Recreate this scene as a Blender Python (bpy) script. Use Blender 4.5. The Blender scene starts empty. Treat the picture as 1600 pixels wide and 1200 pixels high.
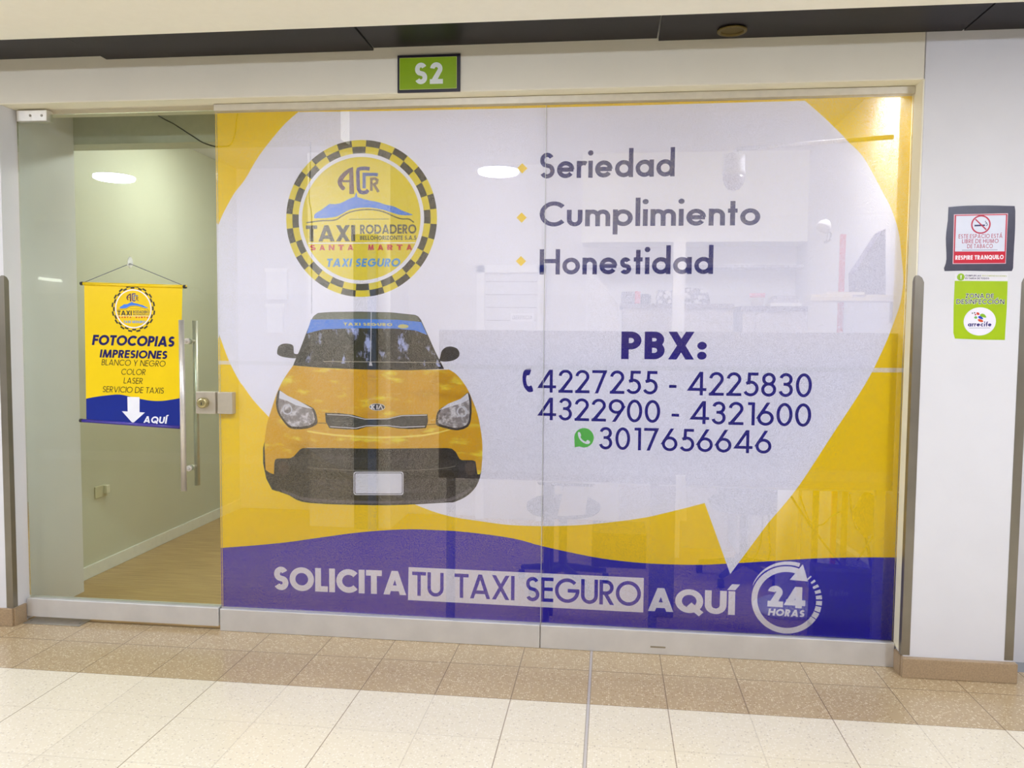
import bpy, bmesh, math, random
from mathutils import Vector
random.seed(7)
S = bpy.context.scene
C = S.collection
PI = math.pi

# ------------------------------------------------------------------ camera, world, exposure
F, YAW, PITCH, ROLL, DIST, EYE = 1276.86, 0.119441, 0.060509, 0.00872, 3.84974, 1.5
_cy, _sy = math.cos(YAW), math.sin(YAW)
FWD = Vector((-_sy * math.cos(PITCH), _cy * math.cos(PITCH), -math.sin(PITCH)))
_r = Vector((_cy, _sy, 0)); _u = _r.cross(FWD)
RGT = _r * math.cos(ROLL) + _u * math.sin(ROLL)
UPV = -_r * math.sin(ROLL) + _u * math.cos(ROLL)
EYEP = Vector((0, -DIST, EYE))
cam = bpy.data.cameras.new('camera'); cam.sensor_fit = 'HORIZONTAL'; cam.sensor_width = 36
cam.lens = F * 36 / 1600; cam.clip_start = .05; cam.clip_end = 60
co = bpy.data.objects.new('camera', cam); C.objects.link(co)
from mathutils import Matrix
M3 = Matrix((RGT, UPV, -FWD)).transposed()
co.matrix_world = Matrix.Translation(EYEP) @ M3.to_4x4()
S.camera = co

w = bpy.data.worlds.new('world'); S.world = w; w.use_nodes = True
bg = w.node_tree.nodes['Background']; bg.inputs[0].default_value = (.9, .92, 1, 1); bg.inputs[1].default_value = .25
S.view_settings.view_transform = 'Standard'; S.view_settings.look = 'None'
S.view_settings.gamma = 1; S.view_settings.use_curve_mapping = False
S.view_settings.exposure = 0.0
S.cycles.transparent_max_bounces = 48
S.cycles.max_bounces = 14; S.cycles.diffuse_bounces = 6
LAMP_W = 200.0        # corridor lamps
SHOP_W = 84.0        # lamps inside the shop

def at(px, py, Y):           # pixel -> point on the vertical plane y = Y
    d = FWD + RGT * ((px - 800) / F) - UPV * ((py - 600) / F)
    return EYEP + d * ((Y - EYEP.y) / d.y)
def atz(px, py, Z):          # pixel -> point on the level z = Z
    d = FWD + RGT * ((px - 800) / F) - UPV * ((py - 600) / F)
    return EYEP + d * ((Z - EYEP.z) / d.z)
def atx(px, py, X):          # pixel -> point on the wall x = X
    d = FWD + RGT * ((px - 800) / F) - UPV * ((py - 600) / F)
    return EYEP + d * ((X - EYEP.x) / d.x)

# ------------------------------------------------------------------ materials
def lin(c):
    return tuple(((v / 255) / 12.92 if v / 255 <= .04045 else ((v / 255 + .055) / 1.055) ** 2.4) for v in c) + (1,)
_M = {}
def newmat(name):
    m = bpy.data.materials.new(name); m.use_nodes = True
    return m, m.node_tree.nodes, m.node_tree.links, m.node_tree.nodes['Principled BSDF']
def mat(name, rgb, rough=.5, metal=0, spec=.5, var=.04, scale=30, bump=0):
    if name in _M: return _M[name]
    m, N, L, p = newmat(name)
    g = N.new('ShaderNodeNewGeometry'); n = N.new('ShaderNodeTexNoise'); n.inputs['Scale'].default_value = scale
    n.inputs['Detail'].default_value = 3
    L.new(g.outputs['Position'], n.inputs['Vector'])
    mr = N.new('ShaderNodeMapRange'); mr.inputs[1].default_value = .3; mr.inputs[2].default_value = .7
    mr.inputs[3].default_value = 1 - var; mr.inputs[4].default_value = 1 + var
    L.new(n.outputs[0], mr.inputs[0])
    mx = N.new('ShaderNodeVectorMath'); mx.operation = 'SCALE'; mx.inputs[0].default_value = lin(rgb)[:3]
    L.new(mr.outputs[0], mx.inputs['Scale']); L.new(mx.outputs[0], p.inputs['Base Color'])
    p.inputs['Roughness'].default_value = rough; p.inputs['Metallic'].default_value = metal
    p.inputs['Specular IOR Level'].default_value = spec
    if bump:
        b = N.new('ShaderNodeBump'); b.inputs['Strength'].default_value = bump; b.inputs['Distance'].default_value = .002
        L.new(n.outputs[0], b.inputs['Height']); L.new(b.outputs[0], p.inputs['Normal'])
    _M[name] = m; return m

def emis(name, rgb, strength):
    if name in _M: return _M[name]
    m, N, L, p = newmat(name)
    p.inputs['Base Color'].default_value = (.9, .9, .9, 1)
    p.inputs['Emission Color'].default_value = rgb + (1,); p.inputs['Emission Strength'].default_value = strength
    _M[name] = m; return m

def glass(name, tint):
    if name in _M: return _M[name]
    m, N, L, p = newmat(name); N.remove(p)
    t = N.new('ShaderNodeBsdfTransparent'); t.inputs[0].default_value = tint
    g = N.new('ShaderNodeBsdfGlossy'); g.inputs['Roughness'].default_value = 0.0; g.inputs[0].default_value = (1, 1, 1, 1)
    f = N.new('ShaderNodeFresnel'); f.inputs['IOR'].default_value = 1.5
    # same reflectance from both sides of each face
    geo = N.new('ShaderNodeNewGeometry'); mi = N.new('ShaderNodeMix'); mi.data_type = 'FLOAT'
    mi.inputs[2].default_value = 1.5; mi.inputs[3].default_value = 1 / 1.5
    lw = N.new('ShaderNodeLayerWeight'); lw.inputs['Blend'].default_value = .2
    L.new(geo.outputs['Backfacing'], mi.inputs[0])
    x = N.new('ShaderNodeMixShader')
    L.new(lw.outputs['Fresnel'], x.inputs[0]); L.new(t.outputs[0], x.inputs[1]); L.new(g.outputs[0], x.inputs[2])
    N.remove(f); N.remove(mi); N.remove(geo)
    L.new(x.outputs[0], N['Material Output'].inputs[0])
    _M[name] = m; return m

HOLE = .0005
def film(rgb, open_=.25, spots=None, name=None, rough=.35):
    """perforated print: the same pattern of tiny holes runs through every layer"""
    name = name or 'print_%02x%02x%02x' % tuple(rgb)
    if name in _M: return _M[name]
    m, N, L, p = newmat(name)
    g = N.new('ShaderNodeNewGeometry')
    mul = N.new('ShaderNodeVectorMath'); mul.operation = 'MULTIPLY'; mul.inputs[1].default_value = (1 / HOLE, 0, 1 / HOLE)
    fl = N.new('ShaderNodeVectorMath'); fl.operation = 'FLOOR'
    wn = N.new('ShaderNodeTexWhiteNoise'); wn.noise_dimensions = '3D'
    lt = N.new('ShaderNodeMath'); lt.operation = 'LESS_THAN'; lt.inputs[1].default_value = open_
    L.new(g.outputs['Position'], mul.inputs[0]); L.new(mul.outputs[0], fl.inputs[0]); L.new(fl.outputs[0], wn.inputs['Vector'])
    L.new(wn.outputs['Value'], lt.inputs[0])
    t = N.new('ShaderNodeBsdfTransparent'); x = N.new('ShaderNodeMixShader')
    L.new(lt.outputs[0], x.inputs[0]); L.new(p.outputs[0], x.inputs[1]); L.new(t.outputs[0], x.inputs[2])
    L.new(x.outputs[0], N['Material Output'].inputs[0])
    p.inputs['Base Color'].default_value = lin(rgb); p.inputs['Roughness'].default_value = rough
    p.inputs['Specular IOR Level'].default_value = .12
    if spots:      # blotches that belong to the printed picture: [(colour, scale, low, high, stretch)]
        prev = None
        base = N.new('ShaderNodeRGB'); base.outputs[0].default_value = lin(rgb); prev = base.outputs[0]
        for (c2, sc, lo, hi, st) in spots:
            v = N.new('ShaderNodeVectorMath'); v.operation = 'MULTIPLY'; v.inputs[1].default_value = (sc * st[0], 0, sc * st[1])
            L.new(g.outputs['Position'], v.inputs[0])
            n = N.new('ShaderNodeTexNoise'); n.inputs['Scale'].default_value = 1; n.inputs['Detail'].default_value = 5
            n.inputs['Roughness'].default_value = .6
            L.new(v.outputs[0], n.inputs['Vector'])
            mr = N.new('ShaderNodeMapRange'); mr.inputs[1].default_value = lo; mr.inputs[2].default_value = hi
            L.new(n.outputs[0], mr.inputs[0])
            mc = N.new('ShaderNodeMix'); mc.data_type = 'RGBA'; mc.inputs[7].default_value = lin(c2)
            L.new(mr.outputs[0], mc.inputs[0]); L.new(prev, mc.inputs[6]); prev = mc.outputs[2]
        L.new(prev, p.inputs['Base Color'])
    _M[name] = m; return m

# ------------------------------------------------------------------ mesh building
class MB:
    def __init__(s): s.v = []; s.f = []; s.sm = []
    def add(s, vs, fs, smooth=False):
        o = len(s.v); s.v += [tuple(v) for v in vs]
        for f in fs: s.f.append([i + o for i in f]); s.sm.append(smooth)
        return s
    def box(s, a, b):
        x0, y0, z0 = a; x1, y1, z1 = b
        return s.add([(x0, y0, z0), (x1, y0, z0), (x1, y1, z0), (x0, y1, z0), (x0, y0, z1), (x1, y0, z1), (x1, y1, z1), (x0, y1, z1)],
                     [(0, 3, 2, 1), (4, 5, 6, 7), (0, 1, 5, 4), (1, 2, 6, 5), (2, 3, 7, 6), (3, 0, 4, 7)])
    def prism(s, pts, dvec):       # pts: 3-D polygon, swept along dvec
        n = len(pts); d = Vector(dvec); P = [Vector(p) for p in pts]
        vs = P + [p + d for p in P]
        fs = [list(range(n))[::-1], list(range(n, 2 * n))] + [(i, (i + 1) % n, n + (i + 1) % n, n + i) for i in range(n)]
        return s.add(vs, fs)
    def tube(s, path, r, n=10, cap=True):
        P = [Vector(p) for p in path]; rings = []
        R = r if isinstance(r, (list, tuple)) else [r] * len(P)
        ref = None
        for i, p in enumerate(P):
            t = (P[min(i + 1, len(P) - 1)] - P[max(i - 1, 0)]).normalized()
            if ref is None:
                ref = Vector((0, 0, 1)) if abs(t.z) < .9 else Vector((1, 0, 0))
            a = t.cross(ref).normalized(); b = t.cross(a).normalized(); ref = -b if (-b).length else ref
            a = t.cross(ref).normalized(); b = a.cross(t).normalized()
            rings.append([p + (a * math.cos(2 * PI * k / n) + b * math.sin(2 * PI * k / n)) * R[i] for k in range(n)])
        vs = [v for rg in rings for v in rg]; fs = []
        for i in range(len(P) - 1):
            for k in range(n):
                fs.append((i * n + k, i * n + (k + 1) % n, (i + 1) * n + (k + 1) % n, (i + 1) * n + k))
        s.add(vs, fs, True)
        if cap:
            o = len(s.v) - len(vs)
            s.f.append([o + k for k in range(n)][::-1]); s.sm.append(False)
            s.f.append([o + (len(P) - 1) * n + k for k in range(n)]); s.sm.append(False)
        return s
    def lathe(s, prof, c, axis='z', n=28):
        c = Vector(c); vs = []
        for (r, h) in prof:
            for k in range(n):
                a = 2 * PI * k / n; q = (r * math.cos(a), r * math.sin(a))
                v = {'z': (q[0], q[1], h), 'y': (q[0], h, q[1]), 'x': (h, q[0], q[1])}[axis]
                vs.append(c + Vector(v))
        fs = []
        for i in range(len(prof) - 1):
            for k in range(n): fs.append((i * n + k, i * n + (k + 1) % n, (i + 1) * n + (k + 1) % n, (i + 1) * n + k))
        s.add(vs, fs, True)
        o = len(s.v) - len(vs)
        if prof[0][0] > 0: s.f.append([o + k for k in range(n)][::-1]); s.sm.append(False)
        if prof[-1][0] > 0: s.f.append([o + (len(prof) - 1) * n + k for k in range(n)]); s.sm.append(False)
        return s
    def build(s, name, m, parent=None, bevel=0):
        me = bpy.data.meshes.new(name); me.from_pydata(s.v, [], s.f); me.update()
        for p, q in zip(me.polygons, s.sm): p.use_smooth = q
        if m: me.materials.append(m)
        o = bpy.data.objects.new(name, me); C.objects.link(o)
        if parent:
            o.parent = parent; o.matrix_parent_inverse = parent.matrix_basis.inverted()
        if bevel:
            b = o.modifiers.new('bevel', 'BEVEL'); b.width = bevel; b.segments = 2; b.limit_method = 'ANGLE'
        return o

def tag(o, label, cat, group=None):
    o['label'] = label; o['category'] = cat
    if group: o['group'] = group
    return o
def struct(o):
    o['kind'] = 'structure'; return o
def thing(name, loc, label, cat, group=None):
    o = bpy.data.objects.new(name, None); C.objects.link(o); o.location = loc; o.empty_display_size = .05
    return tag(o, label, cat, group)
def srt(name, loc):
    o = bpy.data.objects.new(name, None); C.objects.link(o); o.location = loc; o.empty_display_size = .05
    return struct(o)
def sbox(name, a, b, m, parent=None, bevel=0):
    o = MB().box(a, b).build(name, m, parent, bevel)
    return o if parent else struct(o)

# ------------------------------------------------------------------ lettering: geometric sans drawn with strokes
def arc(cx, cy, rx, ry, a0, a1, n=None):
    n = n or max(4, int(abs(a1 - a0) / 9))
    return [(cx + rx * math.cos(math.radians(a0 + (a1 - a0) * i / n)), cy + ry * math.sin(math.radians(a0 + (a1 - a0) * i / n))) for i in range(n + 1)]
XH = .66
def glyph(ch, w):
    """-> (plain strokes, clipped diagonal strokes [(polyline, y0, y1)], dots [(x,y,r)], advance)"""
    h = w / 2; T = 1 - h; B = h; P = []; D = []; O = []
    def dg(x0, y0, x1, y1, lo=0, hi=1): D.append(([(x0, y0), (x1, y1)], lo, hi))
    acc = None
    if ch in 'ÁÉÍÓÚ': acc = True; ch = {'Á': 'A', 'É': 'E', 'Í': 'I', 'Ó': 'O', 'Ú': 'U'}[ch]
    if ch == 'A':
        W = .72 + w * .9; k = w * .56; dg(k, 0, W / 2, 1); dg(W - k, 0, W / 2, 1); y = .27
        P.append([(W * .2 + h * .5, y), (W * .8 - h * .5, y)])
    elif ch == 'B':
        W = .5 + w * .5; m = .53; r1 = (T - m) / 2; r2 = (m - B) / 2
        P.append([(h, 0), (h, 1)]); xa = W - h - r1 - .02; xb = W - h - r2
        P.append([(0, T), (xa, T)] + arc(xa, m + r1, r1, r1, 90, -90)[1:] + [(0, m)])
        P.append([(0, m), (xb, m)] + arc(xb, B + r2, r2, r2, 90, -90)[1:] + [(0, B)])
    elif ch in 'CG':
        W = .84 + w * .2; r = .5 - h
        if ch == 'C': P.append(arc(.5, .5, r, r, 42, 318)); W = .86
        else:
            P.append(arc(.5, .5, r, r, 42, 360)); P.append([(.52, .5 - h * .0), (1 - h * .0, .5)]); W = 1.0
    elif ch == 'D':
        r = .5 - h; x = .26 + h; P.append([(h, 0), (h, 1)]); P.append([(0, T), (x, T)] + arc(x, .5, r, r, 90, -90)[1:] + [(0, B)]); W = x + r + h
    elif ch in 'EF':
        W = .44 + w * .5; P.append([(h, 0), (h, 1)]); P.append([(0, T), (W, T)]); P.append([(0, .52), (W * .95, .52)])
        if ch == 'E': P.append([(0, B), (W, B)])
    elif ch == 'H':
        W = .6 + w; P += [[(h, 0), (h, 1)], [(W - h, 0), (W - h, 1)], [(h, .53), (W - h, .53)]]
    elif ch == 'I': W = w; P.append([(h, 0), (h, 1)])
    elif ch == 'K': W = .6 + w * .6; P.append([(h, 0), (h, 1)]); dg(w * .8, .48, W - w * .65, 1); dg(w * .9, .55, W - w * .6, 0)
    elif ch == 'L': W = .4 + w * .5; P += [[(h, 0), (h, 1)], [(0, B), (W, B)]]
    elif ch == 'M':
        W = .85 + w; k = w * .55; dg(k, 0, .1 + k, 1); dg(W - k, 0, W - .1 - k, 1); dg(.1 + k, 1, W / 2, .0); dg(W - .1 - k, 1, W / 2, .0)
    elif ch == 'N':
        W = .66 + w; P += [[(h, 0), (h, 1)], [(W - h, 0), (W - h, 1)]]; k = w * .62; dg(k, 1, W - k, 0)
    elif ch in 'OQ':
        r = .5 - h * .96; P.append(arc(.5, .5, r, r, 0, 360)); W = 1.0
        if ch == 'Q': P.append([(.5, .36), (.94, -.04)])
    elif ch == 'P':
        W = .5 + w * .5; m = .42 + h * .4; r = (T - m) / 2; x = W - h - r
        P.append([(h, 0), (h, 1)]); P.append([(0, T), (x, T)] + arc(x, m + r, r, r, 90, -90)[1:] + [(0, m)])
    elif ch == 'R':
        W = .52 + w * .55; m = .44 + h * .4; r = (T - m) / 2; x = W - h - r - .03
        P.append([(h, 0), (h, 1)]); P.append([(0, T), (x, T)] + arc(x, m + r, r, r, 90, -90)[1:] + [(0, m)]); dg(w * 1.1 + .04, .52, W - w * .6, 0, 0, m)
    elif ch == 'S':
        W = .5 + w * .45; c = W / 2; r1 = (T - .5) / 2; q = W / 2 - h
        P.append(arc(c, .5 + r1, q * .92, r1, 28, 240)[:] + [(c, .5)] + arc(c, .5 - r1, q, r1, 60, -152))
    elif ch == 'T': W = .5 + w * .6; P += [[(W / 2, 0), (W / 2, 1)], [(0, T), (W, T)]]
    elif ch == 'U':
        W = .54 + w; r = W / 2 - h; P.append([(h, 1), (h, r + h)] + arc(W / 2, r + h, r, r, 180, 360)[1:] + [(W - h, 1)])
    elif ch == 'V': W = .72 + w; k = w * .55; dg(k, 1, W / 2, 0); dg(W - k, 1, W / 2, 0)
    elif ch == 'X': W = .62 + w * .8; k = w * .6; dg(k, 1, W - k, 0); dg(W - k, 1, k, 0)
    elif ch == 'Y': W = .64 + w * .7; k = w * .6; dg(k, 1, W / 2, .42, .35, 1); dg(W - k, 1, W / 2, .42, .35, 1); P.append([(W / 2, 0), (W / 2, .48)])
    elif ch == 'Z': W = .56 + w * .5; P += [[(.02, T), (W - .02, T)], [(0, B), (W, B)]]; k = w * .65; dg(W - k, 1, k, 0)
    elif ch == '0': W = .6 + w * .2; P.append(arc(W / 2, .5, W / 2 - h, .5 - h, 0, 360))
    elif ch == '1': W = .3 + w * .3; P.append([(W - h, 0), (W - h, 1)]); P.append([(W, T), (.06, T)])
    elif ch == '2':
        W = .56 + w * .3; r = W / 2 - h * 1.15; c = W / 2 - .005; cy = 1 - h - r
        a = arc(c, cy, r, r, 175, -38); P.append(a + [(w * .75, B * 1.1)]); P.append([(0, B), (W, B)])
        D.append(([a[-1], (w * .6, 0)], 0, .5))
    elif ch == '3':
        W = .52 + w * .35; r1 = (T - .53) / 2; r2 = (.53 - B) / 2; c = W / 2
        P.append(arc(c - .01, .53 + r1, r1 * .98, r1, 165, -90)); P.append(arc(c - .01, B + r2, W / 2 - h, r2, 90, -165)); P.append([(c - .1, .53), (c + .02, .53)])
    elif ch == '4':
        W = .68 + w * .5; x = W - .14 - h; P.append([(x, 0), (x, 1)]); P.append([(.02, .25), (W, .25)]); D.append(([(w * .55, .25), (x - h * .1, 1)], .25 - h, 1))
    elif ch == '5':
        W = .54 + w * .3; P.append([(.2, T), (W - .02, T)]); D.append(([(.21, 1), (.12 + h, .5)], .5, 1))
        r = .32 - h * .8; P.append([(.10 + h, .5)] + arc(W / 2 - .03, .33, W / 2 + .03 - h, .33 - h, 118, -150))
    elif ch in '69':
        W = .62 + w * .2; r = W / 2 - h; L = []
        L.append(arc(W / 2, h + r, r, r, 0, 360)); q = [(W / 2 - r * .93, h + r * 1.38), (W * .62, 1.0)]
        dq = ([(W / 2 - r * .88, h + r * 1.42), (W * .66, 1)], .3, 1)
        if ch == '9':
            L = [[(W - a, 1 - b) for a, b in s] for s in L]; dq = ([(W - a, 1 - b) for a, b in dq[0]], 0, .7)
        P += L; D.append(dq)
    elif ch == '7': W = .6 + w * .3; P.append([(0, T), (W - w * .3, T)]); dg(W - w * .62, 1, .16 + h * .4, 0)
    elif ch == '8':
        W = .56 + w * .25; r1 = (T - .53) / 2; r2 = (.53 - B) / 2
        P.append(arc(W / 2, .53 + r1, r1, r1, 0, 360)); P.append(arc(W / 2, B + r2, W / 2 - h, r2, 0, 360))
    elif ch in 'aeodcnmurpits':
        r = XH / 2 - h; c = XH / 2
        if ch in 'ad':
            P.append(arc(c, c, r, r, 0, 360)); W = XH + .02; P.append([(W - h, 0), (W - h, XH if ch == 'a' else 1.12)])
        elif ch == 'o': P.append(arc(c, c, r, r, 0, 360)); W = XH
        elif ch == 'p': P.append(arc(c + .02, c, r, r, 0, 360)); W = XH + .02; P.append([(h, -.33), (h, XH)])
        elif ch == 'e': P.append(arc(c, c, r, r, 0, 325)); P.append([(h, c), (XH - h * .4, c)]); W = XH
        elif ch == 'c': P.append(arc(c, c, r, r, 48, 312)); W = XH * .88
        elif ch == 'n':
            W = .46 + w * .5; q = W / 2 - h; P.append([(h, 0), (h, XH)]); P.append([(h, XH - h - q)] + arc(W / 2, XH - h - q, q, q, 180, 0)[1:] + [(W - h, 0)])
        elif ch == 'm':
            q = .175; W = 4 * q + w; P.append([(h, 0), (h, XH)])
            for k in (0, 1):
                x0 = h + 2 * q * k; P.append([(x0, XH - h - q)] + arc(x0 + q, XH - h - q, q, q, 180, 0)[1:] + [(x0 + 2 * q, 0)])
        elif ch == 'u':
            W = .46 + w * .5; q = W / 2 - h; P.append([(h, XH), (h, h + q)] + arc(W / 2, h + q, q, q, 180, 360)[1:] + [(W - h, XH)])
        elif ch == 'r': W = .3 + w * .3; P.append([(h, 0), (h, XH)]); P.append([(h, XH - h - .16)] + arc(h + .18, XH - h - .17, .18, .17, 170, 55))
        elif ch == 'i': W = w; P.append([(h, 0), (h, XH)]); O.append((h, .96, max(h * 1.25, .06)))
        elif ch == 't': W = .24 + w * .5; P.append([(W / 2, 0), (W / 2, .95)]); P.append([(0, XH - h), (W, XH - h)])
        elif ch == 's':
            W = .36 + w * .4; q = W / 2 - h; a = (XH - w) / 4; m = XH / 2
            P.append(arc(W / 2, m + a, q * .9, a, 25, 240) + [(W / 2, m)] + arc(W / 2, m - a, q, a, 60, -150))
    elif ch == 'l': W = w; P.append([(h, 0), (h, 1.12)])
    elif ch == 'f': W = .3 + w * .4; P.append([(.12 + h, 0), (.12 + h, .85)] + arc(.12 + h + .15, .85, .15, .22 - h, 180, 70)[1:]); P.append([(0, XH - h), (W, XH - h)])
    elif ch == 'x': W = .5; dg(w * .6, XH, W - w * .6, 0, 0, XH); dg(W - w * .6, XH, w * .6, 0, 0, XH)
    elif ch == ':': W = w * 1.1; r = w * .62; O += [(W / 2, r, r), (W / 2, .5, r)]
    elif ch == '.': W = w; O.append((W / 2, h * 1.1, h * 1.1))
    elif ch == '-': W = .3; P.append([(0, .36), (W, .36)])
    elif ch == '!': W = w; P.append([(h, .32), (h, 1)]); O.append((h, h, h * 1.1))
    elif ch == ' ': W = .34
    else: raise ValueError(ch)
    if acc: D.append(([(W / 2 - .02, 1.06), (W / 2 + .14, 1.3)], 1.05, 1.3))
    return P, D, O, W

def stroke_polys(pts, w):
    h = w / 2; closed = len(pts) > 3 and math.dist(pts[0], pts[-1]) < 1e-6
    q = [pts[0]]
    for p in pts[1:]:
        if math.dist(p, q[-1]) > 1e-6: q.append(p)
    pts = q; n = len(pts)
    if closed and math.dist(pts[0], pts[-1]) < 1e-6: pts = pts[:-1]; n -= 1
    def nrm(a, b):
        d = math.dist(a, b) or 1; return (-(b[1] - a[1]) / d, (b[0] - a[0]) / d)
    Lf, Rt = [], []
    for i in range(n):
        if closed: n0 = nrm(pts[i - 1], pts[i]); n1 = nrm(pts[i], pts[(i + 1) % n])
        else:
            n0 = nrm(pts[i - 1], pts[i]) if i else nrm(pts[0], pts[1]); n1 = nrm(pts[i], pts[i + 1]) if i < n - 1 else n0
        mx, my = n0[0] + n1[0], n0[1] + n1[1]; l2 = mx * mx + my * my
        k = 2 / l2 if l2 > .35 else 2 / .35
        Lf.append((pts[i][0] + mx * k * h, pts[i][1] + my * k * h)); Rt.append((pts[i][0] - mx * k * h, pts[i][1] - my * k * h))
    m = n if closed else n - 1
    return [[Lf[i], Lf[(i + 1) % n], Rt[(i + 1) % n], Rt[i]] for i in range(m)]
def clipy(poly, lo, hi):
    for sgn, lim in ((1, lo), (-1, -hi)):
        out = []
        for i in range(len(poly)):
            a, b = poly[i - 1], poly[i]; fa, fb = sgn * a[1] - lim, sgn * b[1] - lim
            if (fa >= 0) != (fb >= 0):
                t = fa / (fa - fb); out.append((a[0] + (b[0] - a[0]) * t, a[1] + (b[1] - a[1]) * t))
            if fb >= 0: out.append(b)
        poly = out
        if len(poly) < 3: return []
    return poly
class Poly(list):
    k = 0          # which stroke of its letter, so crossing strokes never share one surface
def text_polys(s, w, gap=.13, grow=0):
    x = 0; out = []
    for i, ch in enumerate(s):
        P, D, O, W = glyph(ch, w); ww = w + grow
        polys = []
        k = 0
        for st in P:
            k += 1; polys += [(q, k) for q in stroke_polys(st, ww)]
        for st, lo, hi in D:
            k += 1
            (x0, y0), (x1, y1) = st; d = math.dist(*st); ux, uy = (x1 - x0) / d * w * 1.6, (y1 - y0) / d * w * 1.6
            for q in stroke_polys([(x0 - ux, y0 - uy), (x1 + ux, y1 + uy)], ww):
                q = clipy(q, lo - grow / 2, hi + grow / 2)
                if q: polys.append((q, k))
        for (cx, cy, r) in O:
            k += 1; polys.append((arc(cx, cy, r + grow / 2, r + grow / 2, 0, 342, 19), k))
        for q, k in polys:
            z = Poly((a + x, b) for a, b in q); z.k = k; out.append(z)
        x += W + (gap if ch != ' ' and i < len(s) - 1 and s[i + 1] != ' ' else (.06 if i < len(s) - 1 else 0))
    return out, x

class Plane:
    """a flat print lying in the vertical plane y = Y; prints stack towards the viewer by thin ink layers"""
    def __init__(s, Y, step=.00002): s.Y = Y; s.step = step
    def pt(s, p, layer=0):
        q = at(p[0], p[1], s.Y); return Vector((q.x, s.Y - layer * s.step, q.z))
    def poly(s, mb, pts, layer): 
        mb.add([s.pt(p, layer) for p in pts], [list(range(len(pts)))]); return mb
    def ring(s, mb, c, r0, r1, a0, a1, layer, n=None, sx=1):
        c3 = s.pt(c, layer); n = n or max(2, int(abs(a1 - a0) / 5)); vs = []
        for i in range(n + 1):
            a = math.radians(a0 + (a1 - a0) * i / n)
            for r in (r0, r1): vs.append((c3.x + r * sx * math.cos(a), c3.y, c3.z + r * math.sin(a)))
        mb.add(vs, [(2 * i, 2 * i + 1, 2 * i + 3, 2 * i + 2) for i in range(n)]); return mb
    def disc(s, mb, c, rx, rz, layer, n=40):
        c3 = s.pt(c, layer)
        mb.add([(c3.x + rx * math.cos(2 * PI * i / n), c3.y, c3.z + rz * math.sin(2 * PI * i / n)) for i in range(n)], [list(range(n))]); return mb
    def stroke(s, mb, pts, wpx, layer):
        for q in stroke_polys(pts, wpx): s.poly(mb, q, layer)
        return mb
    def text(s, mb, t, left, right, hpx, w, layer, slant=0, gap=.13, grow=0):
        polys, W = text_polys(t, w, gap, grow)
        a = s.pt(left, layer); b = s.pt(right, layer); up = (s.pt((left[0], left[1] - hpx), layer) - a).length
        ex = (b - a) / (W + slant * .0)
        for q in polys:
            mb.add([a + ex * (x + 0) + Vector((slant * y * up, -q.k * 2.5e-6, y * up)) for x, y in q], [list(range(len(q)))])
        return mb
def smooth(pts, n=6, closed=False):
    out = []; m = len(pts); rng = range(m if closed else m - 1)
    for i in rng:
        g = (lambda k: pts[k % m]) if closed else (lambda k: pts[min(max(k, 0), m - 1)])
        p0, p1, p2, p3 = g(i - 1), g(i), g(i + 1), g(i + 2)
        for j in range(n):
            t = j / n
            out.append(tuple(.5 * (2 * p1[k] + (p2[k] - p0[k]) * t + (2 * p0[k] - 5 * p1[k] + 4 * p2[k] - p3[k]) * t * t + (3 * p1[k] - p0[k] - 3 * p2[k] + p3[k]) * t ** 3) for k in (0, 1)))
    if not closed: out.append(pts[-1])
    return out

# ------------------------------------------------------------------ dimensions
XL, XF, XR, XS = -2.982, -1.927, 1.307, -.313      # door's left edge, door/window joint, window's right edge, pane joint
ZT, ZF, ZS, ZH = 2.566, .112, 2.605, 2.79          # glass top, film foot, soffit, header top
YF = -.11                                          # face of the wall in front of the glass
PR = 1.77                                          # right edge of the pillar

# ------------------------------------------------------------------ structure: corridor
wall_white = mat('wall_paint_white', (223, 221, 221), .55, var=.015, scale=6, bump=.05)
wall_cream = mat('wall_paint_cream', (240, 233, 206), .5, var=.015, scale=8)
header_paint = mat('header_paint', (234, 227, 206), .6, var=.02, scale=5)
ceil_paint = mat('ceiling_paint', (254, 250, 234), .7, var=.01)

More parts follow.
